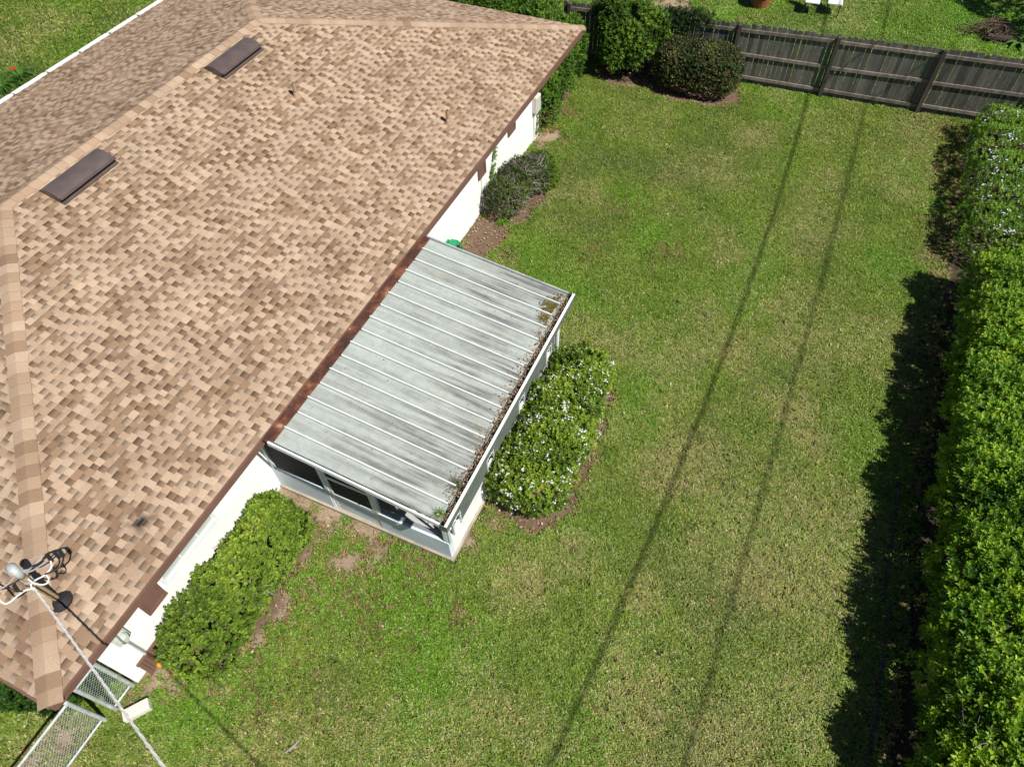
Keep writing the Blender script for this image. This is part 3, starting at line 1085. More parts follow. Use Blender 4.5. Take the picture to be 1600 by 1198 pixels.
for (a, b) in sp:
    m1 = MB()
    for y in (a, b):
        m1.box((PX - .012, y - .016, KZ + .001), (PX + .022, y + .016, 1.975))
    post = m1.build('scroll_post', MAT['postgrey'], porch)
    ym = (a + b) / 2
    z = .78
    k = 0
    while z < 1.9:
        m1 = MB()
        for sgn in (-1, 1):
            m1.tube(spiral((ym + sgn * .0, z), .075, 1.2, sgn, 1), .012, 5)
        m1.tube([(PX + .005, a, z - .08), (PX + .005, ym, z - .02), (PX + .005, b, z - .08)], .009, 5)
        m1.build('scroll', MAT['white'], post)
        z += .25
ends = [PY0 + .17] + [v for ab in sp for v in ab] + [PY1 - .05]
for i in range(1, 7, 1):
    pass
for a, b in ((4.12, 5.08), (5.36, 6.38), (6.66, 7.64)):
    m1 = MB(); m1.box((PX - .008, a, KZ + .002), (PX + .004, b, 1.974)); m1.build('shade_screen', MAT['vinyl'], porch)
for y in (PY0 + .045, PY1 - .035):
    m1 = MB(); m1.box((PX - .012, y - .03, KZ + .001 if y < 5 else KZ + .001), (PX + .028, y + .03, 1.975)); m1.build('corner_post', MAT['postgrey'], porch)
m1 = MB(); m1.tube([(PX + .06, PY1 - .02, .08), (PX + .07, PY1 - .02, 1.9), (OX + .07, PY1 - .02, 1.95)], .035, 8); m1.build('downspout', MAT['white'], porch)
m1 = MB(); m1.box((WX + .01, PY0 + .125, .0755), (PX - .125, PY1 - .125, .082)); m1.build('floor', MAT['knee'], porch)

# ------------------------------------------------------------------ wooden fence
fa, fb = np.array([-7.6, 19.72, 0]), np.array([6.8, 20.60, 0])
fd = (fb - fa); FL = np.linalg.norm(fd); fd /= FL
fn = np.array([fd[1], -fd[0], 0])           # towards the yard
fence = thing('wooden_fence', (fa + fb) / 2, 'weathered dark grey board fence across the back of the lawn', 'fence')


def fpt(x):
    return fa + fd * ((x - fa[0]) / fd[0])


def fh(x):
    return 1.62 + .028 * (x + 4) / 1.0 * .75


posts = [-7.4, -5.0, -2.52, .05, 2.60, 5.10, 6.75]
for x in posts:
    c = fpt(x) + fn * .095
    m1 = MB(); m1.color = (.10, .085, .07)
    m1.obox(c + np.array([0, 0, fh(x) / 2 - .02]), fd, fn, (0, 0, 1), (.048, .045, fh(x) / 2 + .0)); m1.build('post', MAT['fence'], fence, col=True)
for i in range(len(posts) - 1):
    xa, xb = posts[i] + .055, posts[i + 1] - .055
    for k, fz in enumerate((.12, .50, .90)):
        A, B = fpt(xa) + fn * .062, fpt(xb) + fn * .062
        A = A + np.array([0, 0, fh(xa) * fz + random.uniform(-.02, .02)]); B = B + np.array([0, 0, fh(xb) * fz + random.uniform(-.02, .02)])
        m1 = MB(); g = random.uniform(.8, 1.2); m1.color = (.23 * g, .195 * g, .165 * g)
        m1.beam(A, B, .042, .085); m1.build('rail', MAT['fence'], fence, col=True)
x = fa[0]
while x < fb[0]:
    wv = .128
    m1 = MB(); g = random.uniform(.65, 1.3)
    m1.color = (.140 * g, .132 * g, .122 * g * random.uniform(.95, 1.08))
    p = fpt(x + wv / 2); h = fh(x) + random.uniform(-.025, .025); hw = wv / 2; ch = .035
    tl = random.uniform(-.008, .008)
    ring = [(-hw, .03), (hw, .03), (hw + tl, h - ch), (hw - ch + tl, h), (-hw + ch + tl, h), (-hw + tl, h - ch)]
    V = [p + fd * u + np.array([0, 0, z]) + fn * (.030 + s) for s in (0, .018) for (u, z) in ring]
    m1.add(V, [(0, 1, 2, 3, 4, 5)[::-1], (6, 7, 8, 9, 10, 11)] + [(i, (i + 1) % 6, 6 + (i + 1) % 6, 6 + i) for i in range(6)])
    m1.build('picket', MAT['fence'], fence, col=True)
    x += wv + random.uniform(.004, .014)

# ------------------------------------------------------------------ chain link fence by the house corner
def chain(name, lab, ya, yb, x, h, posts_, open_end=False):
    t = thing(name, (x, (ya + yb) / 2, 0), lab, 'fence' if 'fence' in name else 'gate')
    for y in posts_:
        m1 = MB(); m1.tube([(x, y, 0), (x, y, h + .03)], .030, 10); m1.lathe((x, y, h + .03), [(.034, 0), (.030, .025), (.012, .045)], 10); m1.build('post', MAT['galv'], t)
    m1 = MB(); m1.tube([(x, ya, h), (x, yb, h)], .021, 8); m1.build('top_rail', MAT['galv'], t)
    m1 = MB(); m1.tube([(x, ya, .10), (x, yb, .10)], .018, 8); m1.build('bottom_rail', MAT['galv'], t)
    m1 = MB()
    L = abs(yb - ya); y_lo = min(ya, yb)
    s = .062
    n = int((L + h) / s) + 1
    for sg in (1, -1):
        for i in range(n):
            c = i * s
            if sg > 0:
                p, q = (c - (h - .1), .10), (c, h)
            else:
                p, q = (c, .10), (c - (h - .1), h)
            # clip to 0..L
            (u0, z0), (u1, z1) = p, q
            if u1 < u0:
                (u0, z0), (u1, z1) = (u1, z1), (u0, z0)
            if u1 <= 0 or u0 >= L:
                continue
            sl_ = (z1 - z0) / (u1 - u0)
            if u0 < 0: z0 = z0 - sl_ * u0; u0 = 0
            if u1 > L: z1 = z1 - sl_ * (u1 - L); u1 = L
            m1.tube([(x + sg * .002, y_lo + u0, z0), (x + sg * .002, y_lo + u1, z1)], .0016, 3, False)
    tag(m1.build('wire_mesh', MAT['galv'], t), kind='stuff')


chain('chain_link_fence', 'short grey chain link fence panel against the corner of the white house', -.06, -.44, -6.60, 1.18, (-.08, -.44))
chain('chain_link_gate', 'grey chain link gate beyond the gap by the house corner', -.62, -2.6, -6.64, 1.06, (-.62, -2.6))

# small things near the corner
b0 = gz(218, 1111); ang = math.atan2(.31, .23)
m1 = MB(); u = np.array([math.cos(ang), math.sin(ang), 0]); vv = np.array([-u[1], u[0], 0])
m1.obox((b0[0], b0[1], .07), u, vv, (0, 0, 1), (.19, .085, .07))
tag(m1.build('concrete_block', MAT['concrete'], origin=(b0[0], b0[1], 0), bevel=.012), 'off-white rectangular concrete block lying on the grass by the gate', 'block')
ob = gz(251, 1039)
m1 = MB()
prof = [(.001, -.04)] + [(.042 * math.sin(t), -.042 * math.cos(t)) for t in np.linspace(.3, 2.85, 9)] + [(.004, .037)]
m1.lathe((ob[0], ob[1] - .0, .045), prof, 14)
tag(m1.build('orange', MAT['orange'], origin=(ob[0], ob[1], 0), smooth=True), 'small round orange fruit on the soil beside the louvred grille', 'fruit')
dc = gz(461, 797)
m1 = MB(); m1.lathe((dc[0], dc[1], -.01), [(.058, 0), (.058, .022), (.048, .028), (.046, .020), (.015, .020), (.013, .034)], 18)
tag(m1.build('drain_cap', MAT['timber'], origin=(dc[0], dc[1], 0)), 'small round drain cap set in bare soil by the porch', 'drain cap')
hr = np.array([WX, 10.05, .55])
m1 = MB(); 
hrt = thing('hose_reel', (WX + .15, 10.05, .3), 'green plastic hose reel mounted on the white wall by the porch', 'hose reel')
m1.tube([(WX + .05, 10.0, .42), (WX + .12, 10.0, .52), (WX + .26, 10.0, .54), (WX + .36, 10.0, .42), (WX + .37, 10.0, .25)], .022, 6)
m1.tube([(WX + .05, 10.22, .42), (WX + .12, 10.22, .52), (WX + .26, 10.22, .54), (WX + .36, 10.22, .42), (WX + .37, 10.22, .25)], .022, 6)
m1.box((WX + .10, 9.995, .50), (WX + .30, 10.225, .545))
m1.build('hood', MAT['green'], hrt)
m1 = MB(); m1.tube([(WX + .2, 10.03, .32), (WX + .2, 10.19, .32)], .16, 16); m1.build('hose_coil', MAT['cable_black'], hrt)
m1 = MB(); m1.box((WX + .003, 9.99, .10), (WX + .05, 10.23, .5)); m1.build('bracket', MAT['green'], hrt)
# timber edging along the hedge
for i in range(3):
    ya = .9 + i * 2.45
    m1 = MB(); xx = 3.52 + .05 * math.sin(i * 2.1)
    m1.beam((xx, ya, .012), (xx + .03 * math.cos(i), ya + 2.40, .012), .07, .06)
    tag(m1.build('landscape_timber', MAT['edging'], origin=(xx, ya + 1.2, 0), bevel=.008), ('grey landscape timber in the hedge shade farthest from the wooden fence', 'middle grey landscape timber in the hedge shade, between the two others', 'grey landscape timber in the hedge shade on the fence side of the others')[i], 'timber', 'timbers edging the hedge')

# ------------------------------------------------------------------ foliage
def frame_from(axis_):
    a = axis_ / np.linalg.norm(axis_, axis=1, keepdims=True)
    ref = np.where(np.abs(a[:, 2:3]) < .9, np.array([[0, 0, 1.0]]), np.array([[1.0, 0, 0]]))
    s = np.cross(ref, a); s /= np.linalg.norm(s, axis=1, keepdims=True)
    t = np.cross(a, s)
    th = rng.uniform(0, 2 * np.pi, len(a))[:, None]
    s2 = s * np.cos(th) + t * np.sin(th)
    t2 = np.cross(a, s2)
    return s2, t2, a


def sprig_template(k, ln, leaf, wid, spread, seed):
    r = np.random.default_rng(seed)
    V, F = [], []
    for j in range(k):
        t = (j + .5) / k
        az = j * 2.39996 + r.uniform(-.3, .3)
        el = spread * (1 - .45 * t) + r.uniform(-.2, .2)
        d = np.array([math.cos(az) * math.sin(el), math.sin(az) * math.sin(el), math.cos(el)])
        s = np.cross(d, (0, 0, 1.0)); s /= np.linalg.norm(s) + 1e-9
        nrm = np.cross(s, d)
        b = np.array([0, 0, ln * t])
        L = leaf * r.uniform(.75, 1.15) * (1 - .2 * t)
        n = len(V)
        V += [b, b + d * L * .52 + s * wid * L * .5 + nrm * L * .10, b + d * L - nrm * L * .10, b + d * L * .52 - s * wid * L * .5 + nrm * L * .10]
        F += [(n, n + 1, n + 2), (n, n + 2, n + 3)]
    return np.array(V), np.array(F)


def stamp(P, A, tmpl, scale, cols, leafvar=.16):
    """stamp a template at points P along axes A; returns V,F,C"""
    TV, TF = tmpl
    s, t, a = frame_from(A)
    R = np.stack([s, t, a], -1)                     # n,3,3
    V = np.einsum('nij,kj->nki', R, TV) * scale[:, None, None] + P[:, None, :]
    n, k = len(P), len(TV)
    F = (TF[None] + (np.arange(n) * k)[:, None, None]).reshape(-1, TF.shape[1])
    nl = k // 4
    lv = rng.uniform(1 - leafvar, 1 + leafvar, (n, nl, 1))
    C = (cols[:, None, :] * lv).repeat(4, axis=1)[:, :k].reshape(-1, 3)
    return V.reshape(-1, 3), F, C


def lobe_points(lobes, n, p, amp, freq, depth, seed, zmin=.04, xmin=None):
    lob = np.array(lobes, float)
    ar = (lob[:, 3] * lob[:, 4] + lob[:, 3] * lob[:, 5] + lob[:, 4] * lob[:, 5])
    which = rng.choice(len(lob), n * 2, p=ar / ar.sum())
    d = rng.normal(size=(n * 2, 3)); d /= np.linalg.norm(d, axis=1, keepdims=True)
    d[:, 2] = np.where(d[:, 2] < -.55, -d[:, 2], d[:, 2])
    e = d / (np.abs(d) ** p).sum(1, keepdims=True) ** (1 / p)
    L = lob[which]
    f = 1 + amp * (noise3(d * np.array([1, 1, 1]) + which[:, None] * 7.3, freq, seed) - .5) * 2
    dep = np.abs(rng.normal(0, depth, n * 2))
    dep = np.where(rng.random(n * 2) < .05, -depth * .6 * rng.random(n * 2), dep)
    rr = f * (1 - dep)
    P = L[:, :3] + e * L[:, 3:] * rr[:, None]
    nrm = e ** 3 if False else (np.sign(e) * np.abs(e) ** (p - 1)) / L[:, 3:]
    nrm /= np.linalg.norm(nrm, axis=1, keepdims=True)
    ok = P[:, 2] > zmin
    if xmin is not None:
        ok &= P[:, 0] > xmin
    for j in range(len(lob)):
        q = (P - lob[j, :3]) / lob[j, 3:]
        ins = (np.abs(q) ** p).sum(1) ** (1 / p) < .72
        ok &= ~(ins & (which != j))
    P, nrm = P[ok][:n], nrm[ok][:n]
    return P, nrm, rr[ok][:n]


def bush(name, label, cat, lobes, n, leaf, wid, pal, pw_, group=None, p=2.0, amp=.16, freq=2.2, depth=.09, k=8, ln=None, spread=1.1, mat='leaf', stems='bark', up=.55, seed=1,
         flowers=0, fcol=(.75, .76, .86), fsize=.022, fz=.0, twigs=0, patch=None, stemn=5, zmin=.04):
    lob = np.array(lobes, float)
    base = np.array([lob[:, 0].mean(), lob[:, 1].mean(), 0])
    t = thing(name, base, label, cat, group)
    P, nrm, rr = lobe_points(lobes, n, p, amp, freq, depth, seed, zmin)
    A = nrm + np.array([0, 0, up]) + rng.normal(0, .35, P.shape)
    pal = np.array(pal, float)
    cn = noise3(P, 2.3, seed + 5)
    cw = np.array(pw_, float) / np.sum(pw_)
    cum = np.cumsum(cw)
    pick = np.searchsorted(cum, np.clip(.55 * rng.random(len(P)) + .45 * np.clip((cn - .5) * 1.6 + .5, 0, 1), 0, .9999))
    cols = pal[np.clip(pick, 0, len(pal) - 1)] * rng.uniform(.85, 1.15, (len(P), 1))
    Vs, Fs, Cs, off = [], [], [], 0
    tm = [sprig_template(k, (ln or leaf * 1.1), leaf, wid, spread, s + seed * 10) for s in range(3)]
    which = rng.integers(0, 3, len(P))
    for s in range(3):
        q = which == s
        V, F, C = stamp(P[q], A[q], tm[s], rng.uniform(.75, 1.2, q.sum()), cols[q])
        Vs.append(V); Fs.append(F + off); Cs.append(C); off += len(V)
    V, F, C = np.concatenate(Vs), np.concatenate(Fs), np.concatenate(Cs)
    me = raw_mesh('foliage', V - base, F, MAT[mat], np.clip(C, 0, 1))
    fo = link('foliage', me, t)
    tag(fo, kind='stuff')
    # stems
    m1 = MB()
    for j in range(stemn):
        L = lob[j % len(lob)]
        b = np.array([L[0] + random.uniform(-.12, .12), L[1] + random.uniform(-.12, .12), 0])
        dr_ = rng.normal(size=3); dr_[2] = abs(dr_[2]) + .6; dr_ /= np.linalg.norm(dr_)
        tip = L[:3] + dr_ * L[3:] * .8
        mid = (b + tip) / 2 + rng.normal(0, .05, 3)
        m1.tube([b - np.array([0, 0, .05]), mid, tip], [.024, .016, .007], 6)
        for q in range(4):
            d2 = rng.normal(size=3); d2[2] = abs(d2[2]); d2 /= np.linalg.norm(d2)
            m1.tube([mid, mid + d2 * L[3:] * .6], [.010, .004], 5)
    m1.build('stems', MAT[stems], t)
    if twigs:
        Pt, nt_, _ = lobe_points(lobes, twigs, p, amp, freq, depth * .6, seed + 3)
        m1 = MB()
        for a, b in zip(Pt, nt_):
            d = b + rng.normal(0, .55, 3); d /= np.linalg.norm(d)
            L = random.uniform(.10, .24)
            s0 = a - d * L * .6
            m1.tube([s0, a, a + (d + rng.normal(0, .3, 3)) * L * .5], [.0055, .004, .002], 3, False)
        tag(m1.build('twigs', MAT[stems], t), kind='stuff')
    if flowers:
        Pf, nf, rf = lobe_points(lobes, flowers * 3, p, amp, freq, .02, seed + 9)
        cl = noise3(Pf, 3.0, seed + 31)
        keep = np.argsort(-(cl + rng.random(len(Pf)) * 1.1 + fz * Pf[:, 2]))[:flowers]
        Pf, nf = Pf[keep] + nf[keep] * .025, nf[keep]
        V, F = [], []
        for j in range(5):
            a = j * 2 * math.pi / 5
            c, s = math.cos(a), math.sin(a)
            n_ = len(V)
            V += [(0, 0, 0), (c * fsize * .6 - s * fsize * .45, s * fsize * .6 + c * fsize * .45, .006), (c * fsize * 1.15, s * fsize * 1.15, .002), (c * fsize * .6 + s * fsize * .45, s * fsize * .6 - c * fsize * .45, .006)]
            F += [(n_, n_ + 3, n_ + 2), (n_, n_ + 2, n_ + 1)]
        Pc = np.repeat(Pf, 3, axis=0) + rng.normal(0, fsize * 1.3, (len(Pf) * 3, 3))
        nc_ = np.repeat(nf, 3, axis=0) + rng.normal(0, .4, (len(Pf) * 3, 3)) + np.array([0, 0, .5])
        cols = np.tile(np.array([fcol]), (len(Pc), 1)) * rng.uniform(.88, 1.05, (len(Pc), 1))
        V2, F2, C2 = stamp(Pc, nc_, (np.array(V), np.array(F)), rng.uniform(.7, 1.15, len(Pc)), cols, .05)
        fl = link('flowers', raw_mesh('flowers', V2 - base, F2, MAT['petal'], np.clip(C2, 0, .9)), t)
        tag(fl, 'small pale flowers in clusters', kind='stuff')
    return t


BRIGHT = [(.075, .12, .02), (.135, .22, .028), (.22, .33, .04), (.35, .44, .06)]
DARKG = [(.018, .040, .012), (.03, .07, .016), (.055, .11, .022), (.10, .10, .03)]

bush('round_shrub', 'dense bright green rounded shrub against the white wall below the window', 'shrub',
     [(-5.92, .98, .38, .56, .56, .47), (-5.90, 1.65, .40, .54, .62, .49), (-5.93, 2.35, .40, .53, .58, .47), (-5.88, 2.88, .36, .44, .40, .42), (-6.12, 2.95, .48, .33, .33, .38)], 4300, .056, .75, BRIGHT, (.16, .32, .32, .2), p=2.9, depth=.13, amp=.2, freq=3.4, seed=2, stemn=8, k=8, twigs=170, stems='greybark')
bush('flowering_shrub', 'bright green shrub dotted with white flowers beside the screened porch', 'shrub',
     [(-2.42, 5.42, .46, .66, .62, .48), (-2.35, 6.15, .48, .66, .66, .54), (-2.40, 6.95, .48, .66, .66, .52), (-2.42, 7.75, .44, .58, .60, .50)], 5000, .060, .55, BRIGHT, (.14, .3, .34, .22), p=2.5, depth=.13, amp=.2, freq=3.4, seed=3, flowers=520, stemn=9, fsize=.0155, fcol=(.78, .80, .88))
bush('twiggy_shrub', 'half bare grey twiggy shrub in the mulch bed against the white wall', 'shrub',
     [(-6.02, 12.15, .45, .50, .48, .50), (-5.98, 12.75, .48, .50, .55, .52), (-5.8, 13.2, .42, .45, .45, .48)], 2000, .045, .6, [(.035, .06, .016), (.07, .12, .02), (.11, .17, .03), (.17, .23, .05)], (.3, .35, .2, .15), seed=4, stems='greybark', twigs=1100, depth=.14, stemn=10)
bush('low_shrub', 'low yellow green shrub spreading next to the grey twiggy shrub', 'shrub',
     [(-5.60, 13.5, .20, .36, .42, .30), (-5.95, 14.1, .15, .3, .35, .22)], 1100, .045, .6, [(.06, .11, .015), (.11, .19, .02), (.17, .26, .03)], (.3, .4, .3), seed=5)
bush('clipped_shrub', 'clipped dark shrub with reddish tips in front of the wooden fence', 'shrub',
     [(-3.75, 19.2, .6, .75, .62, .62), (-3.0, 19.25, .6, .85, .66, .64)], 5200, .055, .6, [(.030, .050, .016), (.05, .085, .02), (.11, .085, .04), (.12, .14, .035), (.19, .27, .03)], (.26, .26, .2, .14, .14), p=3.0, amp=.08, seed=6, mat='leaf_gloss', stemn=8)
bush('tall_shrub', 'tall leafy green shrub between the house corner and the fence', 'shrub',
     [(-5.6, 19.15, .9, .62, .60, .95), (-5.1, 19.35, 1.1, .60, .5, .85), (-5.9, 19.4, 1.5, .55, .5, .55)], 3600, .085, .45, [(.04, .075, .014), (.08, .16, .022), (.14, .25, .03), (.21, .32, .05)], (.2, .35, .28, .17), amp=.34, depth=.16, seed=7, stemn=9, spread=1.2)
bush('corner_vine', 'green vine covered shrub climbing the far end of the white house', 'shrub',
     [(-6.75, 16.1, .7, .45, .62, .85), (-6.75, 17.0, .9, .50, .70, 1.0), (-6.95, 18.0, .9, .60, .75, 1.05)], 4200, .070, .5, [(.04, .08, .014), (.08, .165, .022), (.13, .25, .03), (.18, .31, .04)], (.25, .35, .25, .15), amp=.24, depth=.12, seed=8, stemn=9)
bush('screen_shrub', 'leafy shrub standing behind the far slope of the roof', 'shrub',
     [(-8.2, 18.9, .9, .8, .7, 1.0), (-9.4, 19.4, .9, .9, .7, 1.0), (-10.6, 19.8, .8, .9, .7, .9)], 3000, .085, .5, [(.045, .09, .015), (.09, .18, .022), (.14, .26, .03)], (.3, .4, .3), amp=.28, depth=.12, seed=9)
bush('fence_vine', 'dark vine hanging over the top of the wooden fence', 'vine',
     [(-4.35, 19.85, 1.35, .55, .28, .45), (-3.7, 19.95, 1.55, .5, .22, .22)], 900, .06, .45, DARKG, (.3, .35, .25, .1), amp=.35, depth=.3, seed=10, twigs=160)
bush('blue_flowering_shrub', 'light green shrub with pale blue flowers at the corner of the wooden fence', 'shrub',
     [(4.62, 15.0, .46, .74, .72, .52), (4.66, 15.9, .50, .80, .8, .54), (4.68, 17.1, .46, .80, .85, .50), (4.66, 18.3, .48, .82, .85, .52), (4.7, 19.3, .45, .85, .6, .5), (5.9, 16.8, .45, .9, 2.6, .5)], 8000, .055, .5,
     [(.075, .14, .02), (.135, .26, .03), (.22, .37, .045), (.29, .43, .07)], (.12, .32, .34, .22), amp=.2, freq=3, p=3.0, seed=11, flowers=420, fcol=(.70, .75, .90), fsize=.020, stemn=10)
GP = 'shrubs forming the long hedge'
for i, (ya, yb, pal, wt, lf, wd, lab) in enumerate((
        (10.9, 13.4, [(0.088, 0.171, 0.022), (0.175, 0.317, 0.035), (0.278, 0.449, 0.047), (0.395, 0.542, 0.060)], (.15, .33, .32, .2), .060, .5, 'fine leaved bright green hedge shrub next to the blue flowering shrub'),
        (8.1, 11.0, [(0.082, 0.168, 0.020), (0.164, 0.311, 0.032), (0.273, 0.454, 0.043), (0.423, 0.558, 0.048)], (.15, .35, .3, .2), .075, .45, 'dense green hedge shrub without bare twigs in the middle of the hedge'),
        (5.2, 8.2, [(0.056, 0.135, 0.015), (0.123, 0.245, 0.022), (0.224, 0.381, 0.028), (0.359, 0.503, 0.044)], (.2, .3, .3, .2), .092, .46, 'hedge shrub with yellow green new leaves and some bare twigs'),
        (1.6, 5.3, [(0.052, 0.133, 0.015), (0.126, 0.241, 0.022), (0.242, 0.397, 0.028), (0.388, 0.517, 0.044)], (.2, .28, .3, .22), .105, .44, 'loose hedge shrub with large yellow green leaves and grass growing through'))):
    Lb = []
    nl_ = 3
    for j in range(nl_):
        yc = ya + (yb - ya) * (j + .5) / nl_
        Lb.append((4.84 + random.uniform(-.08, .06), yc, .66 + random.uniform(-.04, .05), .88 + random.uniform(-.04, .06), (yb - ya) / nl_ * .64, .76 + random.uniform(-.05, .07)))
    bush('hedge_shrub', lab, 'hedge', Lb, int(5200 * (.075 / lf) ** 1.2), lf, wd, pal, wt, GP, p=3.6, amp=.17, freq=3.2, depth=.12, zmin=.42, seed=12 + i, twigs=480 if i > 1 else 60, stems='greybark', stemn=10)
bush('vine_tangle', 'dark tangle of vines and bare twigs behind the long hedge', 'vine',
     [(5.65, 3.4, .45, .75, 1.2, .5), (5.75, 5.6, .50, .7, 1.2, .5), (5.70, 7.8, .5, .7, 1.2, .52), (5.75, 10.0, .5, .7, 1.2, .55), (5.8, 12.3, .55, .7, 1.3, .6)], 5200, .075, .35,
     [(.03, .06, .014), (.05, .11, .018), (.09, .18, .03), (.14, .23, .05)], (.3, .35, .22, .13), amp=.3, freq=3, depth=.2, seed=30, twigs=700, stems='greybark', stemn=10)  # leaf colours kept dark to stand in for shaded gaps among the vines
bush('wall_foot_shrub', 'dark green shrub growing under the roof corner by the gate', 'shrub',
     [(-7.55, -.50, .22, .45, .40, .30), (-8.2, -.70, .25, .55, .42, .34), (-9.0, -.9, .25, .6, .42, .34), (-7.15, -.18, .2, .28, .25, .28)], 3600, .050, .6, [(.025, .065, .012), (.05, .12, .016), (.085, .18, .022)], (.35, .4, .25), seed=20, p=2.4)
bush('dark_tree', 'dark leafy tree crown beyond the end of the wooden fence', 'tree',
     [(6.1, 27.6, 2.2, 1.2, 1.5, 1.3), (6.0, 25.6, 1.2, .7, .7, .7)], 2600, .10, .5, DARKG, (.3, .35, .25, .1), amp=.25, seed=21, stemn=6)


# single plants: arching strap or frond leaves
def blade_plant(name, label, cat, c, n, L, wd, arch, pal, seed, zrot=None, frond=False):
    r = np.random.default_rng(seed)
    t = thing(name, c, label, cat)
    for j in range(n):
        az = 2 * math.pi * (j + r.uniform(-.3, .3)) / n if zrot is None else zrot + r.uniform(-1.2, 1.2)
        ll = L * r.uniform(.7, 1.1)
        d = np.array([math.cos(az), math.sin(az), 0]); s = np.array([-d[1], d[0], 0])
        col = np.array(pal[r.integers(len(pal))])
        m1 = MB(); m1.color = tuple(col)
        K_ = 6
        spine = []
        for i in range(K_):
            u = i / (K_ - 1)
            spine.append(np.array(c) + d * ll * u * (.55 + .45 * u) + np.array([0, 0, arch * ll * (u * 1.6 - 1.5 * u * u)]))
        if not frond:
            for i in range(K_ - 1):
                w0, w1 = wd * (1 - (i / (K_ - 1)) ** 2) + .002, wd * (1 - ((i + 1) / (K_ - 1)) ** 2) + .002
                m1.add([spine[i] - s * w0, spine[i] + s * w0, spine[i + 1] + s * w1, spine[i + 1] - s * w1], [(0, 1, 2, 3)])
        else:
            for i in range(10):
                u = (i + 1) / 11
                p = spine[min(int(u * (K_ - 1)), K_ - 1)] * (1 - (u * (K_ - 1)) % 1) + spine[min(int(u * (K_ - 1)) + 1, K_ - 1)] * ((u * (K_ - 1)) % 1)
                for sg in (-1, 1):
                    q = p + s * sg * wd * (1 - u * .8) + d * wd * .5
                    m1.add([p, p + d * wd * .35, q, q - d * wd * .15 - s * sg * wd * .2], [(0, 1, 2, 3)])
        m1.build('frond' if frond else 'blade', MAT['leaf'], t, col=True)
    return t


FERN = [(.10, .16, .02), (.07, .12, .02), (.16, .13, .04)]
blade_plant('fern', 'brownish green fern growing out of the porch gutter', 'fern', (-3.0, 4.02, 2.07), 13, .26, .032, .55, [(.075, .085, .025), (.10, .10, .03), (.05, .075, .02)], 1, frond=True)
blade_plant('fern', 'bright green seedling fern at the near corner of the porch gutter', 'fern', (-3.0, 3.50, 2.07), 13, .17, .028, .6, [(.10, .20, .02), (.15, .26, .03), (.07, .15, .02)], 2, frond=True)
blade_plant('fern', 'yellowish brown fern clump at the far corner of the porch gutter', 'fern', (-3.08, 7.86, 2.08), 20, .26, .032, .4, [(.17, .14, .03), (.14, .13, .03), (.10, .11, .02)], 3, frond=True)
blade_plant('fern', 'small ochre fern clump on the outer end of the porch roof', 'fern', (-3.10, 7.52, 2.085), 16, .20, .03, .4, [(.19, .15, .03), (.15, .13, .03)], 4, frond=True)
lp1, lp2 = gz(6, 140, .1), gz(34, 122, .1)
blade_plant('lily_plant', 'strap leaved green plant beside the back gutter', 'plant', (lp1[0], lp1[1], 0), 46, .95, .024, .9, [(.06, .14, .02), (.09, .20, .03), (.04, .10, .015)], 5)
lily = blade_plant('lily_plant', 'strap leaved green plant with a single red bloom behind the roof', 'plant', (lp2[0], lp2[1], 0), 40, .85, .022, .9, [(.06, .14, .02), (.09, .20, .03), (.04, .10, .015)], 6)
rb = gz(21, 109, .75)
m1 = MB(); m1.color = (.07, .14, .03); m1.tube([(lp2[0], lp2[1], 0), (rb[0], rb[1], .74)], .010, 5); m1.build('stalk', MAT['leaf'], lily, col=True)
m1 = MB(); m1.color = (.50, .06, .03)
for j in range(6):
    a_ = j * 1.047; d_ = np.array([math.cos(a_), math.sin(a_), .35]); s_ = np.array([-d_[1], d_[0], 0]) * .035
    m1.add([rb, rb + d_ * .07 + s_, rb + d_ * .14, rb + d_ * .07 - s_], [(0, 1, 2, 3)])
m1.build('bloom', MAT['leaf'], lily, col=True)
blade_plant('weed', 'pale green leafy weed growing in the mulch bed', 'plant', tuple(gz(718, 352)), 10, .20, .03, .6, [(.13, .26, .03), (.18, .30, .04)], 7)
blade_plant('weed', 'bright green grassy clump at the foot of the twiggy shrub', 'plant', tuple(gz(786, 348)), 40, .25, .010, .9, [(.10, .22, .02), (.14, .27, .03)], 8)
blade_plant('weed', 'broad leaved plant by the brush pile beyond the fence', 'plant', (5.05, 25.1, 0), 12, .55, .09, .8, [(.09, .22, .03), (.13, .26, .05)], 9)
# red bloom on the lily
# vines clinging to the wall
for (y0, z0, y1, z1, lab, pal, nn) in ((11.45 + .9, .35, 12.75, 1.35, 'bright green creeper climbing the white wall between the brown shutters', [(.16, .28, .03), (.12, .24, .03)], 110),
                                   (15.25, .2, 15.42, .95, 'thin creeper on the white wall beneath the utility box', [(.10, .2, .03), (.14, .22, .04)], 60)):
    t = thing('creeper', (WX, y0, 0), lab, 'vine')
    pts = [(WX + .02, y0 + (y1 - y0) * u + .04 * math.sin(9 * u), z0 + (z1 - z0) * u) for u in np.linspace(0, 1, 12)]
    m1 = MB(); m1.tube([(WX + .03, y0, 0)] + pts, .006, 4); m1.build('stem', MAT['bark'], t)
    uu = rng.random(nn) ** 1.5
    P = np.stack([np.full(nn, WX + .04), y0 + (y1 - y0) * uu + rng.normal(0, .05, nn), z0 + (z1 - z0) * uu + rng.normal(0, .04, nn)], -1)
    A = np.tile(np.array([[1.0, 0, .5]]), (nn, 1)) + rng.normal(0, .4, (nn, 3))
    cc = np.array(pal)[rng.integers(0, len(pal), nn)]
    V, F, C = stamp(P, A, sprig_template(5, .04, .05, .7, 1.2, 77), rng.uniform(.7, 1.1, nn), cc)
    tag(link('foliage', raw_mesh('foliage', V - np.array([WX, y0, 0]), F, MAT['leaf'], C), t), kind='stuff')

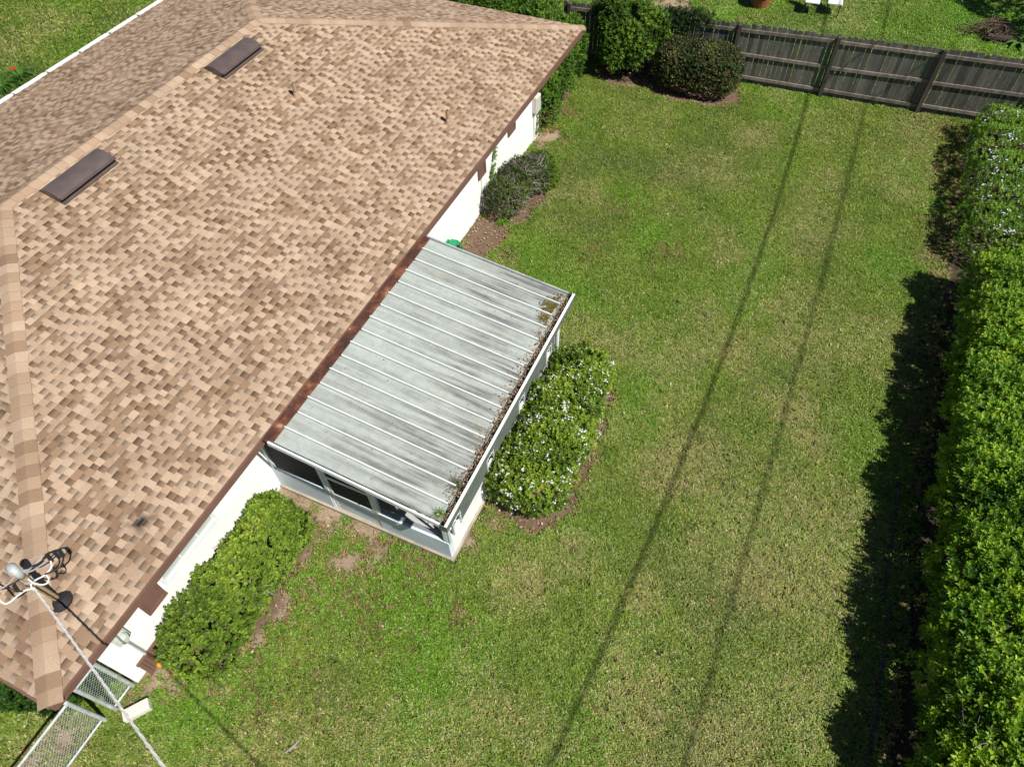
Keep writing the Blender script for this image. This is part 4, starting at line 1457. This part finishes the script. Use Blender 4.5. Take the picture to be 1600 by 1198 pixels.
# ------------------------------------------------------------------ neighbour's yard
pc = gz(1185, 14); pc[1] -= .10
m1 = MB(); m1.lathe((pc[0], pc[1] + .25, 0), [(.24, 0), (.27, .05), (.36, .42), (.40, .44), (.40, .52), (.34, .52), (.31, .44)], 20)
tag(m1.build('plant_pot', MAT['terracotta'], origin=(pc[0], pc[1] + .25, 0)), 'round terracotta pot on the grass beyond the wooden fence', 'pot')
for px, py, lab in ((1262, 2, 'white lawn chair beyond the fence, the one closer to the terracotta pot'), (1297, 4, 'white lawn chair beyond the fence, the one farther from the terracotta pot')):
    c = gz(px, py + 24); c[1] += .17
    t = thing('lawn_chair', c, lab, 'chair', None)
    m1 = MB(); m1.obox((c[0], c[1] + .05, .42), (1, .1, 0), (-.1, 1, 0), (0, 0, 1), (.22, .24, .02)); m1.build('seat', MAT['white'], t, bevel=.01)
    m1 = MB(); m1.obox((c[0] - .02, c[1] + .32, .72), (1, .1, 0), (0, .25, .97), (0, .97, -.25), (.22, .30, .015)); m1.build('backrest', MAT['white'], t, bevel=.01)
    for sx in (-.19, .19):
        for sy in (-.17, .24):
            m1 = MB(); m1.tube([(c[0] + sx, c[1] + sy, 0), (c[0] + sx, c[1] + sy, .41)], .018, 6); m1.build('leg', MAT['cable_black'], t)
m1 = MB(); m1.box((-7.6, 24.3, -.05), (-4.9, 27.5, .035))
tag(m1.build('patio_slab', MAT['slab'], origin=(-6.2, 25.9, 0)), 'pale concrete patio slab beyond the wooden fence', 'slab')
bp = gz(1545, 62)
t = thing('brush_pile', (bp[0], bp[1] + .2, 0), 'heap of dry brown branches on the grass beyond the fence', 'brush pile')
m1 = MB()
for j in range(170):
    a = rng.uniform(0, 2 * math.pi); r_ = abs(rng.normal(0, .38)); c = np.array([bp[0] + r_ * math.cos(a) * 1.3, bp[1] + .2 + r_ * math.sin(a) * .8, .04 + .42 * math.exp(-r_ * r_ * 3) * rng.random()])
    d = rng.normal(size=3); d[2] *= .4; d /= np.linalg.norm(d); L = rng.uniform(.2, .45)
    m1.tube([c - d * L, c + rng.normal(0, .04, 3), c + d * L], [.010, .008, .004], 4, False)
tag(m1.build('branches', MAT['bark'], t), kind='stuff')
for (px, py, L) in ((1555, 68, .8),):
    c = gz(px, py); m1 = MB(); m1.tube([c + np.array([-.3, 0, .14]), c + np.array([.5, .1, .14])], .11, 10)
    tag(m1.build('log', MAT['timber'], origin=tuple(c)), 'short grey log beside the heap of dry branches', 'log')
# fallen grey twig on the lawn
c = gz(460, 1165)
m1 = MB(); m1.tube([c + np.array([-.06, -.12, .03]), c + np.array([0, -.02, .05]), c + np.array([.03, .10, .03])], [.014, .02, .010], 6); m1.tube([c + np.array([0, -.02, .05]), c + np.array([.09, .02, .03])], [.012, .005], 5)
tag(m1.build('fallen_stick', MAT['greybark'], origin=tuple(c)), 'short pale grey stick lying on the open lawn', 'stick')

# ------------------------------------------------------------------ leaf litter
def litter(name, pts, cols, size, label, cat, org_):
    n = len(pts)
    A = np.tile(np.array([[0, 0, 1.0]]), (n, 1)) + rng.normal(0, .35, (n, 3))
    tm = (np.array([(-.5, 0, 0), (0, -.3, .12), (.5, 0, 0), (0, .3, .10)]), np.array([(0, 1, 2), (0, 2, 3)]))
    V, F, C = stamp(pts, A, tm, rng.uniform(.5, 1.3, n) * size, cols)
    o = link(name, raw_mesh(name, V - np.array(org_), F, MAT['litter'], C), None, org_)
    return tag(o, label, cat, kind='stuff')


LP = np.array([(.30, .17, .09), (.22, .12, .07), (.40, .28, .17), (.16, .10, .06), (.46, .36, .24)])
n = 1500
yy = RY_A + .05 + rng.random(n) * (RY_B - RY_A - .1)
dens = noise2(yy, yy * 0, 2.5, 40)
back = np.abs(rng.normal(0, 1, n)) * (.05 + .12 * dens)
xx = OX + .10 - back
zz = np.where(xx < OX, OZ + (OX - xx) * .131 + .012, OZ - .03 + .045 * rng.random(n))
litter('gutter_leaves', np.stack([xx, yy, zz], -1), LP[rng.integers(0, 5, n)] * .85, .034, 'brown fallen leaves gathered along the porch gutter', 'leaves', (OX, 5.8, OZ))
n = 420
yy = 7.75 + rng.normal(0, .20, n); xx = OX - .06 - np.abs(rng.normal(0, .13, n)) * np.clip(1 - np.abs(yy - 7.75) / .6, 0.1, 1)
ok = yy < RY_B - .04
MO = np.array([(.20, .16, .03), (.14, .13, .03), (.10, .11, .025), (.17, .10, .04)])
litter('gutter_moss', np.stack([xx, yy, IZ + (xx - IX) * (OZ - IZ) / (OX - IX) + .006 + .02 * rng.random(n)], -1)[ok], MO[rng.integers(0, 4, n)][ok], .04, 'ochre moss and leaf mould at the far corner of the porch gutter', 'moss', (OX, 7.75, OZ))
n = 60
xx = rng.uniform(IX + .1, OX, n); yy = rng.uniform(RY_A, RY_B, n)
litter('roof_debris', np.stack([xx, yy, IZ + (xx - IX) * (OZ - IZ) / (OX - IX) + .008], -1), LP[rng.integers(0, 4, n)] * .6, .028, 'scattered dead leaf bits on the ribbed porch roof', 'leaves', (-4.3, 5.8, 2.2))
n = 26000
xx = rng.uniform(-7.4, 1.0, n); yy = rng.uniform(-1.8, 20, n)
s_, m_, d_, b_ = masks(xx, yy)
ok = (rng.random(n) < np.clip(m_ * .9 + s_ * .35 + b_ * .12, 0, 1)) & ~((xx < WX + .02) & (yy > WY0)) & ~((xx < PX + .1) & (yy > PY0 - .07) & (yy < PY1 + .07))
xx, yy = xx[ok], yy[ok]
litter('ground_leaves', np.stack([xx, yy, .012 + .015 * rng.random(len(xx))], -1), LP[rng.integers(0, 5, len(xx))] * .85, .055, 'dry brown leaf litter around the shrubs and bare soil', 'leaves', (-5.5, 3, 0))

n = 420
xx = rng.uniform(-6, 3.4, n); yy = rng.uniform(-1.5, 19.5, n)
ok = ~((xx < PX + .3) & (yy > PY0 - .2) & (yy < PY1 + .2))
litter('lawn_leaves', np.stack([xx, yy, .045 + .01 * rng.random(n)], -1)[ok], LP[rng.integers(0, 5, n)][ok] * 1.1, .05, 'a few dry leaves scattered over the open lawn', 'leaves', (0, 9, 0))

# ------------------------------------------------------------------ grass
def clump(seed, nb=12, rad=.055, hgt=.050, wid=.0066):
    r = np.random.default_rng(seed)
    V, F, C = [], [], []
    for j in range(nb):
        a = r.uniform(0, 2 * math.pi); q = rad * math.sqrt(r.random())
        b = np.array([q * math.cos(a), q * math.sin(a), -.006])
        az = r.uniform(0, 2 * math.pi); lean = r.uniform(.25, 1.25)
        d = np.array([math.cos(az), math.sin(az), 0]); s = np.array([-d[1], d[0], 0]) * wid * r.uniform(.7, 1.4)
        L = hgt * r.uniform(.7, 1.5)
        m_ = b + d * L * .45 * lean + np.array([0, 0, L * .75])
        t_ = b + d * L * 1.15 * lean + np.array([0, 0, L * (1.05 - .55 * lean)])
        n_ = len(V)
        V += [b - s, b + s, m_ + s, m_ - s, t_]
        F += [(n_, n_ + 1, n_ + 2), (n_, n_ + 2, n_ + 3), (n_ + 3, n_ + 2, n_ + 4)]
        v = r.uniform(.84, 1.2)
        q_ = r.random()
        tint = np.array([1.8, 1.4, 2.0]) if q_ < .18 else (np.array([1.35, 1.25, .9]) if q_ < .42 else (np.array([.75, .82, .85]) if q_ < .55 else np.array([1, 1, 1])))
        C += [tint * v] * 5
    return np.array(V), np.array(F), np.array(C)


gcol = bpy.data.collections.new('grass_clumps')
for s in range(6):
    V, F, C = clump(100 + s)
    me = raw_mesh('grass_clump', V, F, MAT['grass'], C)
    o = bpy.data.objects.new('grass_clump', me)
    gcol.objects.link(o)


def sample(x0, x1, y0, y1, dens, fmargin=220):
    n = int((x1 - x0) * (y1 - y0) * dens)
    x = rng.uniform(x0, x1, n); y = rng.uniform(y0, y1, n)
    px, py, zz = proj(np.stack([x, y, np.zeros(n)], -1))
    ok = (px > -fmargin) & (px < 1600 + fmargin) & (py > -fmargin) & (py < 1198 + fmargin) & (zz > 0)
    return x[ok], y[ok]


def grass(name, label, areas, sc):
    X, Y = [], []
    for a in areas:
        x, y = sample(*a)
        X.append(x); Y.append(y)
    x, y = np.concatenate(X), np.concatenate(Y)
    s_, m_, d_, b_ = masks(x, y)
    keep = rng.random(len(x)) < np.clip(1.0 - 1.02 * np.maximum(s_, m_) - .22 * d_ - .2 * b_, 0.02, 1)
    keep &= ~((x > BX + .68) & (x < WX + .03) & (y > WY0 - .03) & (y < WY1 + .03))
    keep &= ~((x > WX - .1) & (x < PX + .11) & (y > PY0 - .08) & (y < PY1 + .08))
    fl = fa[1] + (x - fa[0]) * fd[1] / fd[0]
    keep &= (np.abs(y - fl) > .07)
    keep &= ~((x > -7.6) & (x < -4.9) & (y > 24.3))
    keep &= ~(m_ > .75)
    keep &= ~((x < -5.4) & (x > -6.6) & (y > .45) & (y < 3.2))
    x, y, s_, m_, d_, b_ = [v[keep] for v in (x, y, s_, m_, d_, b_)]
    n = len(x)
    g1 = noise2(x, y, 3.0, 50); g2 = noise2(x, y, .8, 51)
    green = np.stack([.120 + .055 * g1, .192 + .06 * g1, .028 + .012 * g1], -1)
    lush = np.array([.120, .265, .020]); olive = np.array([.125, .165, .045])
    a = np.clip((g2 - .55) * 3, 0, 1)[:, None]; green = green * (1 - .6 * a) + lush * .6 * a
    a = np.clip((.42 - g2) * 3, 0, 1)[:, None]; green = green * (1 - .6 * a) + olive * .6 * a
    straw = np.array([.34, .325, .135])
    r = rng.random(n)
    isd = np.clip(d_ * 1.05 - .05, 0, 1) > r
    f = np.where(isd, .70, .25 * d_)[:, None]
    c = green * (1 - f) + straw * f
    isb = b_ * .8 > rng.random(n)
    c = np.where(isb[:, None], np.array([.21, .15, .075]) * rng.uniform(.7, 1.2, (n, 1)), c)
    isb = np.maximum(s_, m_) * .6 > rng.random(n)
    c = np.where(isb[:, None], np.array([.27, .20, .10]), c)
    c = c * rng.uniform(.88, 1.14, (n, 1)) * 1.03
    nb = y > fl[keep]
    c[nb] = c[nb] * np.array([.95, 1.12, .9])
    z = np.full(n, -.006)
    me = bpy.data.meshes.new(name)
    me.vertices.add(n)
    me.vertices.foreach_set('co', np.stack([x, y, z], -1).astype(np.float32).ravel())
    for nm, ty, arr in (('rot', 'FLOAT_VECTOR', np.stack([rng.normal(0, .12, n), rng.normal(0, .12, n), rng.uniform(0, 6.283, n)], -1)),
                        ('scl', 'FLOAT', rng.uniform(.7, 1.25, n) * sc * (1 - .25 * d_)), ('gidx', 'INT', rng.integers(0, 6, n)), ('gcol', 'FLOAT_COLOR', np.concatenate([c, np.ones((n, 1))], 1))):
        at_ = me.attributes.new(nm, ty, 'POINT')
        key = {'FLOAT_VECTOR': 'vector', 'FLOAT': 'value', 'INT': 'value', 'FLOAT_COLOR': 'color'}[ty]
        at_.data.foreach_set(key, np.ascontiguousarray(arr, dtype=np.int32 if ty == 'INT' else np.float32).ravel())
    o = link(name, me)
    tag(o, label, 'grass', kind='stuff')
    ng = bpy.data.node_groups.new(name + '_scatter', 'GeometryNodeTree')
    ng.interface.new_socket('Geometry', in_out='INPUT', socket_type='NodeSocketGeometry')
    ng.interface.new_socket('Geometry', in_out='OUTPUT', socket_type='NodeSocketGeometry')
    gi = ng.nodes.new('NodeGroupInput'); go = ng.nodes.new('NodeGroupOutput')
    ip = ng.nodes.new('GeometryNodeInstanceOnPoints')
    ci = ng.nodes.new('GeometryNodeCollectionInfo')
    ci.inputs['Collection'].default_value = gcol
    ci.inputs['Separate Children'].default_value = True
    ci.inputs['Reset Children'].default_value = True

    def na(nm, ty):
        a = ng.nodes.new('GeometryNodeInputNamedAttribute'); a.data_type = ty; a.inputs['Name'].default_value = nm
        return [q for q in a.outputs if q.enabled and q.name == 'Attribute'][0]
    ip.inputs['Pick Instance'].default_value = True
    L = ng.links.new
    L(gi.outputs[0], ip.inputs['Points']); L(ci.outputs[0], ip.inputs['Instance'])
    L(na('gidx', 'INT'), ip.inputs['Instance Index'])
    L(na('rot', 'FLOAT_VECTOR'), ip.inputs['Rotation']); L(na('scl', 'FLOAT'), ip.inputs['Scale'])
    L(ip.outputs[0], go.inputs[0])
    md = o.modifiers.new('scatter', 'NODES'); md.node_group = ng
    return n


ng1 = grass('lawn_grass', 'patchy green and straw coloured lawn between the house and the hedge', [(-7.6, 3.9, -3.2, 20.4, 900)], 1.0)
ng2 = grass('neighbour_grass', 'bright green grass beyond the wooden fence', [(-9.0, 7.5, 20.2, 31.5, 420)], 1.35)
ng3 = grass('back_grass', 'green grass behind the house beyond the white gutter', [(-31.0, -16.9, 5.0, 24.0, 220), (-16.9, -7.4, 16.0, 25.0, 220), (-12, -7.0, -4.5, -.2, 500)], 1.7)
print('grass clumps', ng1, ng2, ng3, 'objects', len(bpy.data.objects))
